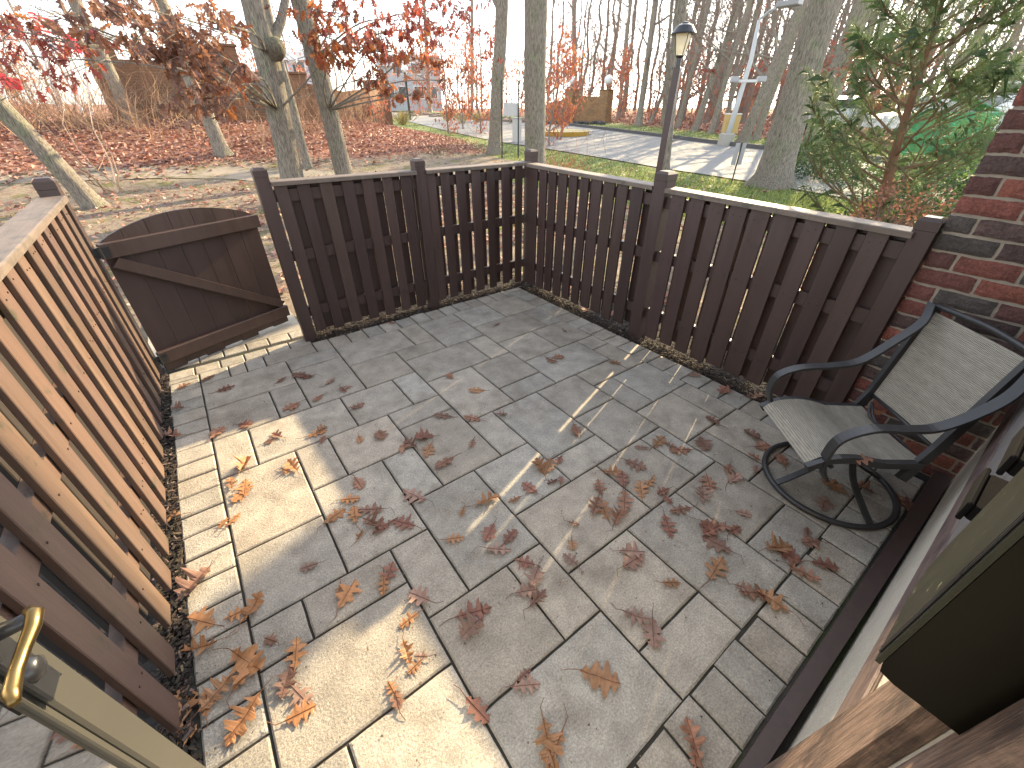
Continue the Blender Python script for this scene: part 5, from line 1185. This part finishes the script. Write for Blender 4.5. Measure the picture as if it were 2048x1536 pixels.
# globe lamp on black pole
p = G(818, 232); D = 48; p = foot(818, D); root = thing('globe_lamp', 'white globe street lamp on a black pole in front of the white house', 'street lamp', p)
zt_ = AT(812, 146, D).z-p.z; b = MB(); b.tube([(0, 0, -.1), (0, 0, zt_)], .11, 8, (.02, .02, .02)); b.build('pole', M_col, root)
r_ = .30; b = MB(); b.lathe([(0.001, -r_)]+[(r_*math.cos(a), r_*math.sin(a)) for a in [R(-80+16*i) for i in range(11)]]+[(0.001, r_)], 16, None, Matrix.Translation((0, 0, zt_+r_))); b.build('globe', M_white, root, True)
b = MB(); b.lathe([(0, zt_-.05), (.15, zt_-.03), (.12, zt_+.05), (0, zt_+.05)], 12, (.02, .02, .02)); b.build('collar', M_col, root)
# timber edging by the grass
p0, p1 = foot(1125, 11.8), foot(1178, 11.3); b = MB(); dv = (p1-p0); b.tube([p0+Vector((0, 0, .07)), p1+Vector((0, 0, .07))], 0, flat=(.10, .16), up=(0, 0, 1), col=(1, 1, 1)); o = b.build('timber_edging', M_paint); tag(o, 'low brown timber edging board on the grass behind the right fence corner', 'edging')

# ------------------------------------------------------------------ houses, flags, cars, container
def house(label, px0, px1, D, y_eave, y_roof, siding, roofc, wins, seed, floor_h=2.6, lap=True):
    c0, c1 = foot(px0, D), foot(px1, D); root = thing('house', label, 'house', c0); ax = c1-c0; Lh = math.hypot(ax.x, ax.y); an = math.atan2(ax.y, ax.x); Mx = Matrix.Rotation(an, 4, 'Z')
    ze = AT((px0+px1)/2, y_eave, D).z-c0.z; zr = AT((px0+px1)/2, y_roof, D).z-c0.z
    b = MB(); b.box((0, 0, -1), (Lh, 8, ze), siding, Mx)
    if lap:
        k = 0; z = 0
        while z < ze-.2: b.box((-.02, -.035, z), (Lh+.02, -.001, z+.16), tuple(v*.97 for v in siding), Mx); z += .2
    b.build('wall', M_far, root)
    b = MB(); vs = [Mx @ Vector(v) for v in ((-.4, -.5, ze), (Lh+.4, -.5, ze), (Lh+.4, 8.5, ze), (-.4, 8.5, ze), (-.4, 4, zr), (Lh+.4, 4, zr))]
    b.add(vs, [(0, 1, 5, 4), (2, 3, 4, 5), (0, 4, 3), (1, 2, 5), (3, 2, 1, 0)], roofc); b.build('roof', M_far, root)
    for (fx, z0, w_, h_) in wins:
        f = MB(); f.box((fx*Lh-w_/2-.12, -.09, z0-.12), (fx*Lh+w_/2+.12, -.036, z0+h_+.12), (.8, .8, .8), Mx); f = f.build('window', M_far, root)
        g = MB(); g.box((fx*Lh-w_/2, -.11, z0), (fx*Lh+w_/2, -.091, z0+h_), (.1, .1, .1), Mx); g.build('pane', M_wind, f)
    return root
house('white sided house seen behind the pale oak and the brick wall', 560, 655, 60, 122, 95, (.50, .54, .60), (.25, .26, .28), [(.25, 2.6, 1.0, 1.3), (.6, 2.6, 1.0, 1.3), (.85, 3.6, 1, 1.1)], 1)
house('white sided house behind the globe street lamp', 770, 885, 78, 134, 104, (.50, .53, .56), (.3, .3, .3), [(.12, 1.6, 1.3, 1.4), (.35, 1.6, 1.3, 1.4), (.62, 1.6, 1.3, 1.4), (.85, 1.6, 1.3, 1.4), (.3, 4.6, 1.3, 1.2), (.6, 4.6, 1.3, 1.2)], 2)
house('low white building with a flat wide fascia behind the parked cars', 1855, 2140, 40, 208, 192, (.42, .38, .32), (.62, .66, .70), [(.3, .8, 1.4, 1.4), (.62, .8, 1.4, 1.4)], 3, lap=False)
house('low dark brown building under the trees left of the pine', 1640, 1790, 55, 200, 186, (.20, .13, .10), (.22, .17, .14), [(.3, .8, 1.4, 1.2)], 4, lap=False)
# fascia
c0, c1 = foot(1850, 39), foot(2140, 39)
# flags
fl_cols = {'red and white striped': [(.55, .06, .07), (.8, .8, .8)], 'white and black': [(.8, .8, .8), (.05, .05, .06)], 'red': [(.6, .05, .08), (.6, .05, .08)], 'orange and black': [(.75, .2, .03), (.03, .03, .03)], 'bright red': [(.5, .04, .05), (.5, .04, .05)]}
for (tx, ty, bx, D, nm, sz, lab) in [(52, 25, 120, 33, 'red and white striped', .95, 'tall leaning pole with a pink striped flag at the upper left'), (80, 66, 124, 33, 'white and black', 1.0, 'pole with a white and dark flag right of the striped flag'), (122, 70, 160, 33, 'red', .95, 'thin pole with a small dark red flag left of the leaning brown oak'), (166, 112, 178, 30, 'orange and black', .7, 'short pole with an orange and black flag beside the leaning brown oak'), (-10, 145, 4, 19, 'bright red', .42, 'bright red flag cut by the left edge of the photo')]:
    p = foot(bx, D); t = AT(tx, ty-8, D)-p; root = thing('flagpole', lab, 'flag', p); b = MB(); b.tube([(0, 0, 0), t], [.06, .035], 8, (.7, .7, .7)); b.build('pole', M_col, root)
    sd2 = AX[0].copy(); sd2.z = 0; sd2.normalize(); b = MB(); A = fl_cols[nm]; nst = 7; tdir = t.normalized()
    for k in range(nst):
        c = A[k % 2]; vs = []
        for i in range(9):
            for e in (0, 1): q = t-tdir*(.1+(k+e)*sz*.6/nst)+sd2*(i/8*sz)+Vector((.10*math.sin(i*1.1), -.12*math.sin(i*1.3), -.35*sz*(i/8)**1.3)); vs.append(q)
        b.add(vs, [(2*i, 2*i+1, 2*i+3, 2*i+2) for i in range(8)], c)
    b.build('cloth', M_leafhang, root)
# cars
def car(label, base, rz, col, L_=4.6, W_=1.82, H_=1.65):
    root = thing('parked_car', label, 'car', base, rz, 'cars parked behind the pine')
    prof = [(-.5, .28), (-.5, .52), (-.47, .62), (-.40, .92), (-.28, 1.0), (.05, 1.0), (.20, .66), (.42, .58), (.49, .50), (.5, .28)]
    b = MB(); n = len(prof)
    def ring(y, inset): return [((x*(1-inset*.04))*L_, y, z*H_) for x, z in prof]
    secs = [(-.5, .8), (-.46, .2), (0, 0), (.46, .2), (.5, .8)]; vs = []
    for s, ins in secs:
        for x, z in prof: sh = 1-(.16 if z > .7 else 0); vs.append((x*L_*(1-.03*ins), s*W_*sh, z*H_-(.02*ins)))
    fs = [(i*n+j, i*n+j+1, (i+1)*n+j+1, (i+1)*n+j) for i in range(4) for j in range(n-1)]+[tuple(range(n-1, -1, -1)), tuple(4*n+q for q in range(n))]+[(i*n+n-1, i*n, (i+1)*n, (i+1)*n+n-1) for i in range(4)]
    b.add(vs, fs, col); b.build('body', M_col, root, False)
    for nm, pts_ in (('windscreen', [(.06, .97), (.19, .68)]), ('rear_window', [(-.465, .66), (-.405, .90)])):
        b = MB(); (xa, za), (xb, zb2) = pts_; o3 = .012; b.add([(xa*L_+o3, -.36*W_, za*H_+.02), (xa*L_+o3, .36*W_, za*H_+.02), (xb*L_+o3, .40*W_, zb2*H_+.02), (xb*L_+o3, -.40*W_, zb2*H_+.02)], [(0, 1, 2, 3)]); b.build(nm, M_wind, root)
    for s in (-1, 1):
        for xa, xb in ((-.36, -.19), (-.17, .0), (.015, .12)):
            b = MB(); top_ = .92; b.add([(xa*L_, s*W_*.475, .64*H_), (xb*L_, s*W_*.475, .64*H_), ((xb-.015 if xa > 0 else xb)*L_, s*W_*.432, (top_ if xa < 0 else .72)*H_), (xa*L_, s*W_*.432, top_*H_)], [(0, 1, 2, 3)]); b.build('side_window', M_wind, root)
        for x in (-.31, .32):
            Mw = Matrix.Translation((x*L_, s*W_*.46, .33)) @ Matrix.Rotation(math.pi/2, 4, 'X'); b = MB(); b.lathe([(0.001, -.11), (.22, -.11), (.33, -.09), (.34, 0), (.33, .09), (.22, .11), (0.001, .11)], 20, (.02, .02, .02), Mw); wh = b.build('wheel', M_black, root)
            b = MB(); b.lathe([(0.001, -.118), (.20, -.118), (.21, -.112)], 16, (.5, .5, .5), Mw); b.lathe([(.21, .112), (.20, .118), (0.001, .118)], 16, (.5, .5, .5), Mw); b.build('rim', M_col, wh)
        b = MB(); b.box((.475*L_, s*.36*W_-.12, .50*H_), (.497*L_, s*.36*W_+.12, .57*H_), (.9, .9, .9), None, bev=.01); b.build('headlight', M_white, root)
        b = MB(); b.box((-.505*L_, s*.40*W_-.08, .52*H_), (-.485*L_, s*.40*W_+.08, .66*H_), (.5, .02, .02), None, bev=.01); b.build('taillight', M_col, root)
for px, D, rz, col, lab in ((1985, 26, 2.5, (.75, .76, .78), 'white car parked by the low white building, behind the green container'), (1868, 29, 2.4, (.70, .71, .72), 'light coloured car seen through the pine branches'), (1672, 33, .6, (.55, .57, .6), 'pale car half hidden behind bushes left of the pine')):
    p = foot(px, D); car(lab, p+Vector((0, 0, .1)), rz, col)
# green container
p = foot(1915, 21.5); root = thing('waste_container', 'green waste container with sloped ends seen through the pine', 'container', p, R(50)); root.scale = (.55, .8, .95); b = MB()
prof = [(-1.35, 0.1), (1.35, 0.1), (1.65, 1.35), (-1.65, 1.35)]
vs = [(x, -.8, z) for x, z in prof]+[(x, .8, z) for x, z in prof]; b.add(vs, [(0, 1, 2, 3), (7, 6, 5, 4), (0, 4, 5, 1), (1, 5, 6, 2), (3, 7, 4, 0)], (.02, .30, .13)); b.build('bin_body', M_col, root)
b = MB(); 
for a, c in (((-1.68, -.86, 1.351), (1.68, -.78, 1.43)), ((-1.68, .78, 1.351), (1.68, .86, 1.43)), ((-1.68, -.779, 1.351), (-1.60, .779, 1.43)), ((1.60, -.779, 1.351), (1.68, .779, 1.43))): b.box(a, c, (.02, .25, .11))
for x in (-.8, 0, .8): b.box((x-.05, -.87, .12), (x+.05, -.802, 1.34), (.02, .25, .11))
b.build('rim', M_col, root)
b = MB(); b.add([(-1.55, -.75, 1.44), (0, -.75, 1.44), (0, .8, 1.9), (-1.55, .8, 1.9), (-1.55, -.75, 1.47), (0, -.75, 1.47), (0, .8, 1.93), (-1.55, .8, 1.93)], [(3, 2, 1, 0), (4, 5, 6, 7), (0, 1, 5, 4), (1, 2, 6, 5), (2, 3, 7, 6), (3, 0, 4, 7)], (.02, .26, .12)); b.build('lid', M_col, root)
# small lamp by the low building
p = foot(1938, 34); root = thing('street_lamp', 'small white headed lamp on a dark pole in front of the low white building', 'street lamp', p); z_ = AT(1960, 203, 34)-p
b = MB(); b.tube([(0, 0, 0), z_], .05, 8, (.12, .12, .12)); b.build('pole', M_col, root); b = MB(); b.box((-.3, -.15, 0), (.3, .15, .16), (.8, .8, .8), Matrix.Translation(z_), bev=.03); b.build('lamp_head', M_white, root)
# overhead wires
for k, (y0, y1) in enumerate(((8, 26), (22, 36), (36, 52))):
    A, B = AT(230, y0, 34), AT(1010, y1+50, 60); pts = []
    for i in range(25): t = i/24; q = A.lerp(B, t); q.z -= 1.2*math.sin(math.pi*t); pts.append(q)
    b = MB(); b.tube(pts, .022, 4, (.05, .05, .05)); tag(b.build('overhead_wire', M_col), ['topmost', 'middle', 'lowest'][k]+' of the thin overhead wires crossing behind the oak leaves', 'wire', 'overhead wires')
